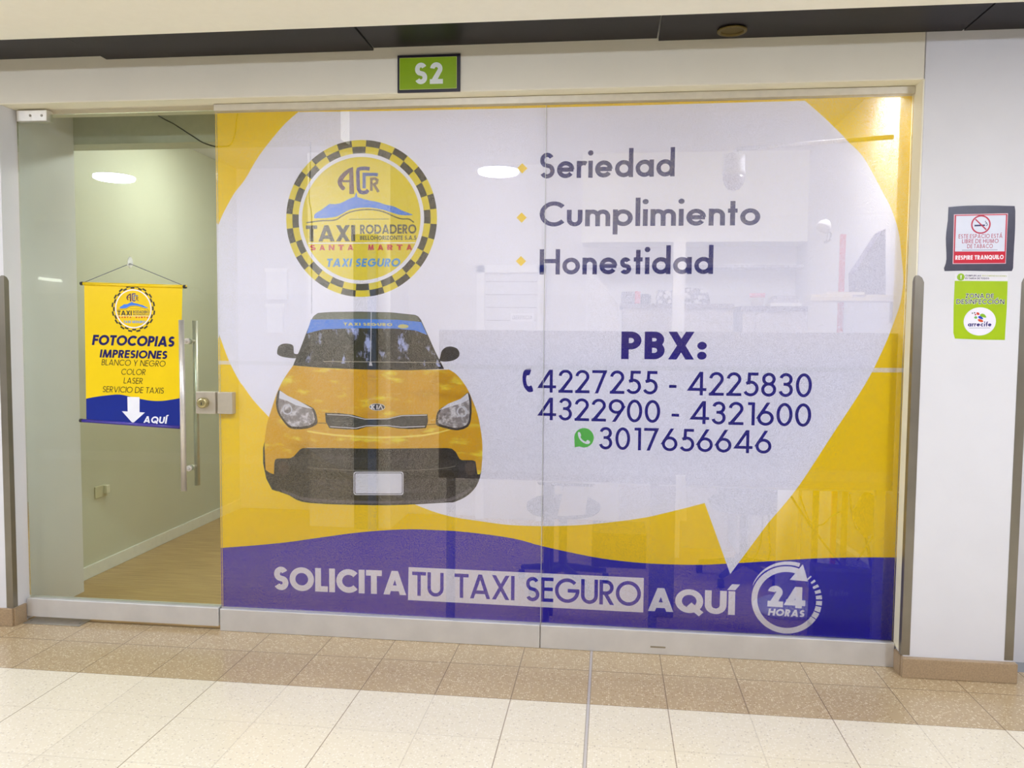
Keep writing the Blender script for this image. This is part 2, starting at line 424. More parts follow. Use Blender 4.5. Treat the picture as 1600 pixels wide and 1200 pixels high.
def floor_material():
    m, N, L, p = newmat('corridor_terrazzo')
    g = N.new('ShaderNodeNewGeometry'); sp = N.new('ShaderNodeSeparateXYZ'); L.new(g.outputs['Position'], sp.inputs[0])
    def M(op, a, b=None, c=None):
        n = N.new('ShaderNodeMath'); n.operation = op
        for i, v in enumerate((a, b, c)):
            if v is None: continue
            if isinstance(v, (int, float)): n.inputs[i].default_value = v
            else: L.new(v, n.inputs[i])
        return n.outputs[0]
    def mixc(f, a, b):
        n = N.new('ShaderNodeMix'); n.data_type = 'RGBA'
        L.new(f, n.inputs[0]) if not isinstance(f, float) else None
        for i, v in ((6, a), (7, b)):
            if isinstance(v, tuple): n.inputs[i].default_value = v
            else: L.new(v, n.inputs[i])
        return n.outputs[2]
    X, Y = sp.outputs[0], sp.outputs[1]
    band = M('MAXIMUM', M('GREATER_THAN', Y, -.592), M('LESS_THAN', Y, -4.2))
    # chips
    v = N.new('ShaderNodeTexVoronoi'); v.inputs['Scale'].default_value = 115; L.new(g.outputs['Position'], v.inputs['Vector'])
    sc = N.new('ShaderNodeSeparateColor'); L.new(v.outputs['Color'], sc.inputs[0])
    near = M('LESS_THAN', v.outputs['Distance'], .42)
    chip = M('MULTIPLY', near, M('GREATER_THAN', sc.outputs[0], .66))
    dchip = M('MULTIPLY', near, M('LESS_THAN', sc.outputs[0], .12))
    # tile to tile variation
    wn = N.new('ShaderNodeTexWhiteNoise'); wn.noise_dimensions = '2D'
    cb = N.new('ShaderNodeCombineXYZ'); fx = M('FLOOR', M('DIVIDE', M('ADD', X, .0665), .319)); fy = M('FLOOR', M('DIVIDE', M('ADD', Y, .257), .335))
    L.new(fx, cb.inputs[0]); L.new(fy, cb.inputs[1]); L.new(cb.outputs[0], wn.inputs['Vector'])
    tv = M('ADD', .98, M('MULTIPLY', wn.outputs['Value'], .04))
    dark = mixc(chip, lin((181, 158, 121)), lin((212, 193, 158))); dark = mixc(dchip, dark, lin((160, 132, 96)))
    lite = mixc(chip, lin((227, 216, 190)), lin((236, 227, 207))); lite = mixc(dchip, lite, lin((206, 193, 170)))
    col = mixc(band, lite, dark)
    # joints
    jx = M('LESS_THAN', M('ABSOLUTE', M('SUBTRACT', M('FRACT', M('ADD', M('DIVIDE', M('ADD', X, .0665), .319), .5)), .5)), .0066)
    jy = M('LESS_THAN', M('ABSOLUTE', M('SUBTRACT', M('FRACT', M('ADD', M('DIVIDE', M('ADD', Y, .257), .335), .5)), .5)), .011)
    par = M('LESS_THAN', M('FRACT', M('MULTIPLY', M('ADD', M('ROUND', M('DIVIDE', M('ADD', X, .0665), .319)), 1), .5)), .25)
    jl = M('MULTIPLY', jx, M('ADD', .22, M('MULTIPLY', par, .5)))
    jl = M('MAXIMUM', jl, M('MULTIPLY', jy, .1))
    jd = M('MAXIMUM', jx, M('MULTIPLY', jy, .75))
    jd = M('MULTIPLY', jd, .9)
    jj = M('ADD', M('MULTIPLY', jd, band), M('MULTIPLY', jl, M('SUBTRACT', 1, band)))
    col = mixc(jj, col, lin((128, 108, 84)))
    strip = M('LESS_THAN', M('ABSOLUTE', M('ADD', X, .0665)), .0075)
    stripc = M('GREATER_THAN', M('ABSOLUTE', M('ADD', X, .0665)), .0045)
    col = mixc(M('MULTIPLY', strip, .75), col, mixc(stripc, lin((186, 180, 178)), lin((132, 122, 112))))
    s = N.new('ShaderNodeVectorMath'); s.operation = 'SCALE'; L.new(col, s.inputs[0]); L.new(tv, s.inputs['Scale'])
    L.new(s.outputs[0], p.inputs['Base Color'])
    p.inputs['Roughness'].default_value = .2; p.inputs['Specular IOR Level'].default_value = .5
    L.new(M('ADD', .19, M('MULTIPLY', wn.outputs['Value'], .04)), p.inputs['Roughness'])
    return m
def wood_material():
    m, N, L, p = newmat('laminate')
    g = N.new('ShaderNodeNewGeometry'); v = N.new('ShaderNodeVectorMath'); v.operation = 'MULTIPLY'; v.inputs[1].default_value = (4, 60, 1)
    L.new(g.outputs['Position'], v.inputs[0]); n = N.new('ShaderNodeTexNoise'); n.inputs['Scale'].default_value = 1; n.inputs['Detail'].default_value = 4
    L.new(v.outputs[0], n.inputs['Vector']); r = N.new('ShaderNodeValToRGB')
    r.color_ramp.elements[0].position = .35; r.color_ramp.elements[0].color = lin((164, 132, 84)); r.color_ramp.elements[1].position = .7; r.color_ramp.elements[1].color = lin((194, 162, 108))
    L.new(n.outputs[0], r.inputs[0]); L.new(r.outputs[0], p.inputs['Base Color']); p.inputs['Roughness'].default_value = .4
    return m
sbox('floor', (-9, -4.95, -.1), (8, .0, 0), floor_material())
laminate = wood_material()
sbox('floor_inner', (-3.3, .0, -.1), (1.6, 7, -.002), laminate)
# the ceiling of the corridor, open above the shopfront
sbox('ceiling', (-9, -4.95, 2.75), (8, -.53, 2.79), ceil_paint)
sbox('wall_back', (-9, -5.1, 1.93), (8, -4.95, 3.1), wall_white)
sbox('wall_back_lower', (-9, -5.05, .11), (8, -4.955, 1.93), mat('dark_shopfront', (120, 116, 108), .35, var=.05, scale=2))
sbox('baseboard_back', (-9, -5.05, 0), (8, -4.94, .11), wall_white)
sbox('wall_corridor_left', (-9.1, -5.1, -.1), (-9, .2, 3.1), wall_white)
sbox('wall_corridor_right', (8, -5.1, -.1), (8.1, .2, 3.1), wall_white)
# wall around the shopfront
sbox('wall_left', (-9, YF, .0), (XL - .006, .45, ZH + .4), wall_white)
sbox('wall_header', (XL - .006, YF + .004, ZS), (XR + .004, .17, ZH + .4), header_paint, bevel=.003)
sbox('wall_right', (XR + .006, YF, .0), (PR, .17, ZH + .4), wall_white, bevel=.003)
sbox('wall_right_return', (PR, .12, 0), (8, .3, ZH + .4), wall_white)
cream = wall_cream
# painted linings of the opening
sbox('trim_1', (XL - .006, YF + .006, ZS - .003), (XR + .006, -.004, ZS), wall_cream)
sbox('trim_2', (XR, YF + .003, .1), (XR + .006, .168, ZS - .003), wall_cream)
terr = mat('terrazzo_base', (168, 144, 112), .35, var=.16, scale=170)
sbox('baseboard_right', (XR - .004, YF - .03, 0), (PR + .01, YF, .088), terr, bevel=.003)
sbox('baseboard_right_return', (XR - .006, YF, 0), (XR + .0055, -.03, .088), terr)
sbox('baseboard_left', (-9, YF - .012, 0), (XL - .004, YF, .092), terr, bevel=.003)
sbox('baseboard_left_return', (XL - .0055, YF, 0), (XL + .006, -.03, .092), terr)
# black void above the header
black = mat('black_board', (30, 25, 28), .4, 0, .2, var=.25, scale=3)
sbox('ceiling_void', (-9, -.7, 3.15), (8, .0, 3.2), black)

# black ceiling boards between the ceiling edge and the header
joints = [-5.2, None, None, None, None]
jp = [atz(138, 77, 2.80).x, atz(572, 62, 2.80).x, atz(1030, 47, 2.80).x, atz(1530, 25, 2.80).x]
edges = [-4.6] + jp + [3.3]
tilt = [.02, .0, .014, .0, .0]
names = ['leftmost black ceiling board, a white slit behind its back edge', 'black ceiling board left of the green number sign, with a faint ring mark',
         'black ceiling board over the green number sign, drooping off the wall', 'black ceiling board with the dead round downlight', 'black ceiling board over the white pillar at the far right']
for i in range(5):
    a, b = edges[i] + .004, edges[i + 1] - .004
    o = MB().prism([(a, -.66, 2.795 + .0), (b, -.66, 2.795), (b, YF - .004 - tilt[i] * 1.5, 2.797 + tilt[i] * .3), (a, YF - .004 - tilt[i] * 1.5, 2.797 + tilt[i] * .3)], (0, 0, .012)).build('ceiling_board', black, None)
    tag(o, names[i], 'ceiling board', 'black ceiling boards above the shopfront')

# ------------------------------------------------------------------ structure: shop interior
int_white = mat('shop_paint', (226, 224, 226), .6, var=.02, scale=4)
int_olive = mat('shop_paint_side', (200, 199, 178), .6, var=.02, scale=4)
CE = 2.86
sbox('ceiling_inner', (-3.3, .17, CE), (1.6, 7, CE + .1), int_white)
sbox('wall_inner_left', (-3.3, .45, 0), (-3.13, 7, CE), int_olive)
sbox('wall_inner_back', (-3.13, 2.75, 0), (1.42, 2.9, CE), int_white)
sbox('wall_inner_right', (1.42, .17, 0), (1.6, 2.9, CE), int_white)
sbox('baseboard_inner_left', (-3.13, .45, 0), (-3.118, 2.75, .075), mat('white_skirting', (225, 225, 218), .4))
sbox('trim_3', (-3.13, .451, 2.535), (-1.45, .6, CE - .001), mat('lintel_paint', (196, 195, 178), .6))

# ------------------------------------------------------------------ materials for metal and glass
alu = mat('brushed_aluminium', (222, 220, 216), .42, .5, var=.05, scale=9)
alu_dark = mat('steel_guard', (146, 139, 125), .36, .75, var=.08, scale=6)
steel = mat('polished_steel', (226, 220, 210), .4, .7, var=.04)
gl_door = glass('door_glass', (.86, .905, .85, 1))
gl_win = glass('window_glass', (.995, .998, .995, 1))
brass = mat('lock_brass', (190, 178, 130), .3, .9)
dark_rubber = mat('dark_gap', (40, 36, 32), .8)

# ------------------------------------------------------------------ door
dr = srt('door_1', ((XL + XF) / 2, 0, 0))
XD = XF - .006
MB().box((XL + .006, -.005, .085), (XD, .005, ZT + .01)).build('glass_pane', gl_door, dr)
MB().box((XL + .004, -.028, .022), (XD - .001, .028, .118)).build('bottom_rail', alu, dr, .004)
a = at(26, 173, -.02); b = at(74, 189, -.02)
fit = MB().box((a.x, -.024, b.z), (b.x, .024, a.z)).build('corner_fitting', mat('satin_steel', (222, 218, 208), .35, .6), dr, .003)
for px in (47, 65):
    c = at(px, 180.5, -.0245); MB().lathe([(.0065, .001), (.0065, -.0012), (.003, -.0016)], (c.x, -.0245, c.z), 'y', 12).build('screw', alu_dark, fit)
hd = bpy.data.objects.new('pull_handle', None); C.objects.link(hd); hd.parent = dr; hd.matrix_parent_inverse = dr.matrix_basis.inverted()
HY = .066
def bar(px0, py0, px1, py1, Y, nm):
    p, q = at(px0, py0, Y), at(px1, py1, Y); x = (p.x + q.x) / 2
    MB().tube([(x, Y, q.z), (x, Y, p.z)], .0135, 18).build(nm, steel, hd); return x, p.z, q.z
x1, zt1, zb1 = bar(284.5, 500, 286.5, 767, -HY, 'handle_bar')
x2, zt2, zb2 = bar(305, 501, 308, 758, HY, 'handle_bar')
xh = (x1 + x2) / 2
for o in hd.children:
    for v in o.data.vertices: v.co.x += xh - (x1 if o.name == 'handle_bar' else x2)
for py in (533, 731):
    z = at(297, py, 0).z
    MB().tube([(xh, -HY, z), (xh, HY, z)], .008, 14).build('standoff', steel, hd)
    for sy in (-1, 1): MB().tube([(xh, sy * .006, z), (xh, sy * .02, z)], .0145, 16).build('standoff_collar', steel, hd)
a, b = at(305.5, 612, -.03), at(339, 647, -.03)
lk = MB().box((a.x, -.03, b.z), (XD - .001, .03, a.z)).build('lock_box', mat('satin_lock', (196, 186, 166), .4, .45), dr, .002)
c = at(317, 629.5, -.045)
MB().lathe([(.026, .018), (.026, -.012), (.021, -.016), (.012, -.016)], (c.x, -.045, c.z), 'y', 24).build('lock_cylinder', brass, lk)
MB().box((c.x - .002, -.0625, c.z - .01), (c.x + .002, -.0605, c.z + .004)).build('keyhole', dark_rubber, lk)

# ------------------------------------------------------------------ window
wn_ = srt('window_1', (-.3, 0, 0))
FY = .0062         # where the print sits, on the inner face of the glass
for a, b in ((XF, XS - .0012), (XS + .0012, XR - .001)):
    MB().box((a, -.005, ZF - .03), (b, .005, ZT + .02)).build('glass_pane', gl_win, wn_)
    MB().box((a + .0005, -.026, .0), (b - .0005, .026, ZF)).build('bottom_rail', alu, wn_, .003)
MB().box((XS - .0011, -.0052, ZF), (XS + .0011, .0045, ZT)).build('pane_joint', mat('clear_silicone', (190, 192, 190), .3), wn_)
MB().box((XF - .0, -.022, ZT + .002), (XR - .001, .022, ZS - .004)).build('top_channel', mat('channel_alu', (205, 198, 180), .4, .35), wn_, .002)
a, b = at(342, 613, -.03), at(363, 647, -.03)
MB().box((XF + .004, -.03, b.z), (b.x, .012, a.z)).build('strike_box', _M['satin_lock'], wn_, .002)
c = at(1028, 1011, -.027)
MB().box((c.x - .035, -.0275, c.z - .004), (c.x + .035, -.0255, c.z + .003)).build('rail_scar', mat('scar', (140, 128, 104), .6), wn_)

# ------------------------------------------------------------------ the printed window graphic
NAVY = (22, 14, 132); YEL = (255, 214, 0); WHT = (244, 241, 254); BLU = (16, 6, 184)
G = thing('window_graphic', (-.3, FY, ZF), 'yellow, white and blue printed taxi advert covering the shop window glass', 'window graphic')
pl = Plane(FY + .0025)
fY, fW, fB, fN = film(YEL), film(WHT), film(BLU), film(NAVY)
mb = MB(); y0 = pl.Y
mb.add([(XF + .002, y0, ZF + .001), (XR - .003, y0, ZF + .001), (XR - .003, y0, ZT - .001), (XF + .002, y0, ZT - .001)], [(0, 1, 2, 3)])
mb.build('yellow_ground', fY, G)
# speech bubble (clipped by the film's left and top edges)
left = smooth([(466, 175), (440, 199), (405, 243), (383, 280), (366, 302), (350, 331), (342, 349)], 5)
left2 = smooth([(343, 524), (357, 562), (372, 592), (382, 606), (400, 630), (440, 670), (500, 714), (570, 754), (650, 789), (700, 806), (755, 815), (800, 820.5), (860, 822), (925, 819), (1000, 810), (1050, 799), (1101, 786)], 5)
right = smooth([(1200, 817.5), (1246, 762), (1300, 680), (1352, 600), (1380, 545), (1392, 516), (1403, 486), (1408, 467), (1411.5, 437), (1409, 405), (1404, 362), (1392, 325), (1379, 300), (1350, 247), (1325, 221), (1312, 207), (1285, 181), (1262, 161), (1257, 157.5)], 5)
pts = left + [(340.5, 352), (341.5, 440), (342.5, 522)] + left2 + [(1141, 897)] + right + [(1200, 159), (1000, 164.5), (800, 169.5), (600, 173.5)]
MB_b = pl.poly(MB(), pts, 1); MB_b.build('speech_bubble', fW, G)
# blue wave
top = smooth([(345.5, 856), (400, 852), (450, 847), (500, 840), (560, 832), (612, 828), (645, 827), (675, 828), (725, 831), (800, 841), (850, 854), (925, 870), (975, 877), (1025, 881), (1087, 882.5), (1132, 881), (1200, 877), (1275, 872.5), (1340, 871), (1399.5, 871)], 4)
mb = MB(); q = [pl.pt(p, 2) for p in top]
q[0].x = XF + .002; q[-1].x = XR - .003
mb.add(q + [(XR - .003, q[0].y, ZF + .001), (XF + .002, q[0].y, ZF + .001)], [list(range(len(q) + 2))]); mb.build('blue_wave', fB, G)
# the bubble's tail runs over the wave
pl.poly(MB(), [(1129.8, 866), (1141, 897), (1164.6, 865)], 3).build('bubble_tail', fW, G)
# sheet overlap
pl.poly(MB(), [(343, 563.5), (400, 564.5), (800, 570.5), (1402, 575), (1413, 575), (1413, 582), (1402, 582), (800, 577.5), (400, 570.5), (343, 569.5)], 5.5).build('sheet_overlap', film((236, 234, 244), .52, name='overlap'), G)

# slogans
g2 = film((26, 38, 120)); 
for s, l, r, hh in (('Seriedad', (843, 279), (1054, 275.5), 40), ('Cumplimiento', (843, 354), (1187.5, 352), 39), ('Honestidad', (843, 429), (1114, 428), 39.5)):
    pl.text(MB(), s, l, r, hh, .165, 5, gap=.09).build('slogan_lettering', g2, G)
for c in ((816, 263), (815, 340), (814, 408)):
    pl.poly(MB(), [(c[0], c[1] - 8), (c[0] + 8, c[1]), (c[0], c[1] + 8), (c[0] - 8, c[1])], 5).build('diamond_bullet', fY, G)
# telephone block
pl.text(MB(), 'PBX:', (970.5, 561), (1103, 562), 43, .23, 5, gap=.10).build('heading_lettering', fN, G)
def words(pl, t, left, right, hpx, wt, layer, nm, m, par, gap=.13, slant=0, each=False):
    """one mesh per word (or per letter), laid out together"""
    polys, W = text_polys(t, wt, gap); n = 0; x = 0
    toks = list(t) if each else t.split(' ')
    A = pl.pt(left, layer); Bp = pl.pt(right, layer); up = (pl.pt((left[0], left[1] - hpx), layer) - A).length; ex = (Bp - A) / W
    pos = 0
    for tk in toks:
        if tk.strip() == '': pos += len(tk); continue
        if not each: pos = t.index(tk, pos)
        x0 = text_polys(t[:pos] + t[pos], wt, gap)[1] - text_polys(t[pos], wt, gap)[1]
        q_, w_ = text_polys(tk, wt, gap); mb = MB()
        for q in q_: mb.add([A + ex * (x0 + x) + Vector((slant * y * up, -q.k * 2.5e-6, y * up)) for x, y in q], [list(range(len(q)))])
        mb.build('number_dash' if tk == '-' else nm, m, par); pos += len(tk)
words(pl, '4227255 - 4225830', (841, 613), (1268, 621), 36, .125, 5, 'phone_number', fN, G, .10)
words(pl, '4322900 - 4321600', (841, 656), (1267, 667), 35, .125, 5, 'phone_number', fN, G, .10)
pl.text(MB(), '3017656646', (936, 702), (1205, 709), 35, .125, 5, gap=.12).build('phone_number', fN, G)
rec = smooth([(826, 575.5), (829.5, 576), (829.5, 580), (827, 586), (823, 587), (822, 594), (824, 602), (827, 603.5), (830.5, 602.5), (833, 610.5), (830, 612.5), (825, 612), (819, 605), (816.5, 595), (817, 584), (820, 578)], 4, True)
pl.poly(MB(), rec, 5).build('receiver_symbol', fN, G)
chat = MB(); pl.disc(chat, (912.5, 684), .0462, .0462, 5); pl.poly(chat, [(897.5, 688), (898, 699), (908, 697)], 5.4)
ch = chat.build('chat_symbol', film((96, 196, 84)), G)
rc2 = smooth([(903, 676), (906, 675.5), (908, 680), (907, 683), (911, 688), (915, 690), (918, 687.5), (922, 690), (920, 693.5), (914, 693), (908, 689), (904, 683)], 4, True)
pl.poly(MB(), rc2, 6).build('chat_receiver', fW, ch)
# bottom line
pl.text(MB(), 'SOLICITA', (428, 921.5), (635, 930), 36.5, .24, 5, gap=.055).build('white_lettering', fW, G)
box = pl.poly(MB(), [(638.5, 886), (1006, 903), (1005, 957), (637.5, 937.5)], 5).build('white_panel', fW, G)
words(pl, 'TU TAXI SEGURO', (644, 930.5), (1001, 947.5), 37.5, .145, 6, 'panel_lettering', fB, box, .06)
pl.text(MB(), 'AQUÍ', (1012, 954.5), (1148, 961), 36.5, .24, 5, gap=.06).build('white_lettering', fW, G)
# 24 hours emblem
e = pl.pt((1229, 937.5), 5); em = bpy.data.objects.new('hours_emblem', None); C.objects.link(em); em.parent = G; em.matrix_parent_inverse = G.matrix_basis.inverted()
EC = (1229, 937.5); R1 = .159; R0 = .1325
mb = pl.ring(MB(), EC, R0, R1, 62, 316, 5, 60)
pl.poly(mb, [(1234, 906), (1262.5, 908.5), (1254.5, 881.5)], 5.4)
mb.build('arrow_ring', fW, em)
mb = MB()
c3 = pl.pt(EC, 5); n = 24; vs = []
for i in range(n + 1):
    a = math.radians(72 + (158 - 72) * i / n); t = .018 * (1 - i / n) ** .8
    for r in (.166, .166 + t + .001): vs.append((c3.x + r * math.cos(a), c3.y, c3.z + r * math.sin(a)))
mb.add(vs, [(2 * i, 2 * i + 1, 2 * i + 3, 2 * i + 2) for i in range(n)]); mb.build('outer_sweep', fW, em)
aa = 312
mb = MB()
for k, (a0, a1) in enumerate([(301, 313), (314.5, 325), (327, 336.5), (339, 347), (350, 357), (361, 367), (371.5, 376.5), (382, 386), (392.5, 395)]):
    pl.ring(mb, EC, R0 + (.0 if k < 7 else .004), R1, a0 + 14, a1 + 14, 5, 3)
mb.build('dash_ring', fW, em)
pl.text(MB(), '24', (1199, 947.5), (1258, 951), 33, .27, 5, gap=.1).build('emblem_number', fW, em)
pl.text(MB(), 'HORAS', (1199.5, 961.5), (1256, 964.5), 11, .25, 5, slant=.16, gap=.1).build('emblem_lettering', fW, em)

# round badge
BC = (563.7, 342); RB = .374
def badge(pl, parent, c, R, L0, filmy, two_tone=True):
    """checker ring, white ring, yellow disc, monogram, hill, car line and lettering"""
    c0 = pl.pt(c); 
    def Q(u, v):           # badge units (disc radius 1, v up) -> point
        return (c0.x + u * R, c0.z + v * R)
    def P(mb, pts, layer): mb.add([(*(Q(*p)[:1]), pl.Y - layer * pl.step, Q(*p)[1]) for p in pts], [list(range(len(pts)))])
    def T(mb, s, x0, x1, y, hh, w, layer, slant=0, gap=.13):
        polys, W = text_polys(s, w, gap)
        for q in polys: P(mb, [(x0 + (x1 - x0) * a / W + slant * b * hh, y + b * hh) for a, b in q], layer + q.k * .1)
    K = filmy((58, 56, 52)); Y2 = filmy((236, 214, 40)); W_ = filmy(WHT); 
    if two_tone:
        m1 = MB(); pl.disc(m1, c, R, R, L0, 72); m1.build('badge_rim', Y2, parent)
    m2 = MB(); n = 32
    for k in range(n):
        a = 360 / n * (k + .62)
        lo, hi = ((.917, 1.0), (.832, .917))[k % 2] if two_tone else ((.93, 1.0), (.86, .93))[k % 2]
        pl.ring(m2, c, R * lo, R * hi, a, a + 360 / n, L0 + 1, 3)
    m2.build('checker_ring', K, parent)
    m3 = MB(); pl.ring(m3, c, R * .785, R * .832, 0, 360, L0 + 1, 72); m3.build('white_ring', W_, parent)
    m4 = MB(); pl.disc(m4, c, R * .786, R * .786, L0 + 1, 72); m4.build('badge_disc', Y2 if two_tone else filmy((244, 206, 10)), parent)
    # monogram: pixel shapes of the badge, taken about its centre (122.5 px = 1)
    def U(x, y): return ((x - 564.2) / 122.8, (342.5 - y) / 127.5)
    def ZP(px, py): return U(510 + px * .06875, 245 + py * .06875)
    mono = MB()
    shp = [smooth([ZP(*p) for p in [(600, 195), (510, 230), (400, 300), (300, 400), (245, 500), (250, 590), (290, 670), (350, 735), (385, 735), (425, 685), (370, 620), (350, 560), (370, 500), (420, 420), (520, 320)]], 3) + [ZP(520, 830), ZP(635, 830), ZP(610, 195)],
           [ZP(*p) for p in [(360, 500), (530, 500), (530, 550), (360, 550)]]]
    for k, q in enumerate(shp): P(mono, q, L0 + 3 + .3 * k)
    mono.build('monogram_letter', filmy((92, 48, 72)), parent)
    mono = MB()
    for q in stroke_polys([ZP(*p) for p in [(1000, 245), (900, 230), (790, 232), (735, 250), (722, 300), (728, 600), (740, 720), (780, 785), (850, 800), (920, 790), (965, 740)]], .047): P(mono, q, L0 + 3)
    mono.build('monogram_letter', filmy((60, 50, 130)), parent)
    mono = MB()
    for q in stroke_polys([ZP(*p) for p in [(1195, 385), (1080, 375), (870, 372), (870, 700)]], .043): P(mono, q, L0 + 3)
    mono.build('monogram_letter', filmy((70, 96, 170)), parent)
    mono = MB()
    for q in stroke_polys([ZP(*p) for p in [(1040, 760), (1040, 480), (1130, 475), (1180, 510), (1165, 580), (1100, 610), (1210, 790)]], .034): P(mono, q, L0 + 3)
    mono.build('monogram_letter', filmy((120, 92, 70)), parent)
    hill = smooth([U(*p) for p in [(488, 341), (489, 334), (500, 327), (513, 318), (516, 318), (530, 317), (545, 310), (554, 307)]], 3) + [U(557, 299)] + smooth([U(*p) for p in [(559, 307), (575, 312), (590, 315), (605, 320), (618, 323), (630, 329), (640, 333), (648, 337), (630, 337), (615, 333), (600, 328), (580, 324.5), (560, 325), (545, 328), (530, 336), (522, 339), (505, 341)]], 3)
    m = MB(); P(m, hill, L0 + 3); m.build('hill_motif', filmy((70, 132, 232)), parent)
    m = MB(); ln_ = smooth([U(*p) for p in [(475, 348), (500, 345), (522, 344), (533, 338), (545, 332), (560, 328.5), (580, 327.5), (600, 331), (618, 339), (630, 343), (642, 343.5), (650, 349)]], 4)
    for q in stroke_polys(ln_, .016): P(m, q, L0 + 3)
    for q in stroke_polys([U(545, 343), U(610, 343)], .007): P(m, q, L0 + 3)
    m.build('car_outline', filmy((92, 84, 40)), parent)
    m = MB(); T(m, 'TAXI', *(U(474, 0)[0], U(555, 0)[0]), U(0, 379)[1], 26.5 / 127.5, .22, L0 + 3, 0, .06); m.build('badge_lettering', filmy((70, 66, 56)), parent)
    m = MB(); T(m, 'RODADERO', *(U(563, 0)[0], U(654, 0)[0]), U(0, 367)[1], 15 / 127.5, .2, L0 + 3, 0, .08)
    T(m, 'BELLOHORIZONTE S.A.S', *(U(563, 0)[0], U(654, 0)[0]), U(0, 377)[1], 7 / 127.5, .22, L0 + 3, 0, .1); m.build('badge_lettering', filmy((90, 86, 80)), parent)
    m = MB(); P(m, [U(478, 381), U(652, 381), U(652, 382.6), U(478, 382.6)], L0 + 3); m.build('badge_line', W_, parent)
    x0, x1 = U(483, 0)[0], U(647, 0)[0]; stt = 'SANTA MARTA'; redl = filmy((206, 40, 50))
    for k, c_ in enumerate(stt):
        if c_ == ' ': continue
        m = MB(); xx = x0 + (x1 - x0 - .075) * k / 10 - (.02 if k < 5 else -.0); T(m, c_, xx, xx + .078, U(0, 393.5)[1], 9 / 127.5, .26, L0 + 3); m.build('badge_letter', redl, parent)
    m = MB(); T(m, 'TAXI SEGURO', *(U(507, 0)[0], U(627, 0)[0]), U(0, 420.5)[1], 13.5 / 127.5, .22, L0 + 3, .18, .1); m.build('badge_lettering', filmy((70, 150, 224)), parent)
bd = bpy.data.objects.new('round_badge', None); C.objects.link(bd); bd.parent = G; bd.matrix_parent_inverse = G.matrix_basis.inverted()
badge(pl, bd, BC, RB, 5, film)

# taxi picture
TX = bpy.data.objects.new('taxi_picture', None); C.objects.link(TX); TX.parent = G; TX.matrix_parent_inverse = G.matrix_basis.inverted()
def part(nm, pts, layer, m, sm=0, closed=True):
    if sm: pts = smooth(pts, sm, True)
    return pl.poly(MB(), pts, layer).build(nm, m, TX)
blk = film((40, 40, 42)); blk2 = film((30, 32, 34)); grey = film((92, 90, 96)); chrome = film((206, 206, 216))
part('tyre', [(414, 688), (411, 700), (411, 724), (416, 748), (425, 765), (434, 768), (434, 700)], 6, blk)
part('bumper_skirt', smooth([(418, 700), (415, 733), (420, 752), (432, 766), (452, 774), (472, 784), (520, 788), (600, 789.5), (650, 788), (702, 785), (708, 785), (728, 776), (744, 760), (752, 736), (752, 700)], 3), 7, film((40, 40, 42), spots=[((74, 72, 78), 9, .54, .68, (.3, 2))], name='skirt'))
body = film((226, 172, 24), spots=[((246, 226, 70), 13, .55, .68, (.55, 1.6)), ((244, 214, 150), 20, .64, .74, (.5, 1.6)), ((196, 140, 14), 8, .56, .75, (.4, 1))], name='car_paint')
bpts = smooth([(458, 571), (446, 588), (438, 602), (432, 616), (424, 640), (417, 663), (413.5, 690), (414, 712), (415, 734)], 3) + [(421, 738.5), (428, 741), (428.5, 724), (430, 718), (433, 716.5), (453, 716), (459, 713), (468, 703), (472, 700.5), (480, 699.5)] + [(590, 701), (698, 700), (706, 701), (712, 706), (718, 717), (722, 719), (738, 719), (743, 721), (746, 741), (750, 741), (752, 736)] + smooth([(753.5, 718), (753.5, 690), (749, 660), (744, 640), (738, 625), (731, 609), (722, 595), (712, 584), (702, 577.5)], 3) + [(640, 578), (520, 575)]
part('car_body', bpts, 8, body)
part('bonnet_crease', smooth([(480, 672), (520, 678), (590, 682), (660, 679), (700, 671), (700, 673), (660, 682), (590, 685), (520, 681), (480, 675)], 2), 9, film((250, 226, 110)))
part('body_seam', [(495, 660.2), (510, 660.5), (510, 662), (495, 661.7)], 9, film((150, 108, 10)))
part('body_seam', [(667, 663), (682, 662), (682, 663.5), (667, 664.5)], 9, film((150, 108, 10)))
# glasshouse
part('windscreen_frame', [(458, 571), (462, 561), (470, 543), (479, 519), (486, 501), (490, 494), (497, 489), (520, 487.5), (560, 487), (610, 488), (648, 492), (653, 494), (658, 500), (667, 520), (680, 549), (694, 576.5), (640, 578.5), (570, 577.5), (500, 574.5)], 9, film((40, 40, 38)))
part('roof', [(487, 500), (491, 494), (498, 489.5), (520, 488.3), (560, 488), (610, 489), (647, 492.5), (652, 495), (656.5, 502), (600, 499.5), (550, 498.5)], 10, film((112, 116, 100)))
part('windscreen', [(464, 566), (472, 545), (480, 521), (505, 514), (560, 512.5), (620, 513), (650, 516), (668, 523), (679, 549), (689, 573), (600, 570), (530, 568)], 10,
     film((26, 28, 22), spots=[((54, 52, 34), 10, .5, .7, (1, 1)), ((176, 186, 232), 11, .555, .63, (1.5, .8))], name='windscreen_print'))
part('sun_strip', [(479.5, 521), (486, 499), (560, 498.5), (620, 499.5), (658, 503), (667.5, 523.5), (650, 516.5), (620, 513.5), (560, 512.8), (505, 514.5)], 11, film((76, 138, 232)))
yb = film((226, 214, 130))
words(pl, 'TAXI SEGURO', (537, 508.5), (613, 509.5), 4.5, .26, 12, 'sun_strip_lettering', yb, TX)
pl.disc(MB(), (630, 510), .026, .010, 12, 24).build('sun_strip_oval', yb, TX)
part('wiper', [(505, 564.2), (690, 566), (690, 566.9), (505, 565.2)], 11, film((190, 184, 170)))
part('aerial', [(579.5, 488), (580.8, 488), (579.6, 567), (578.4, 567)], 12, film((206, 204, 206)))
part('aerial_base', [(577.5, 566), (580.5, 566), (582, 571.5), (576.5, 571.5)], 12, film((220, 214, 214)))
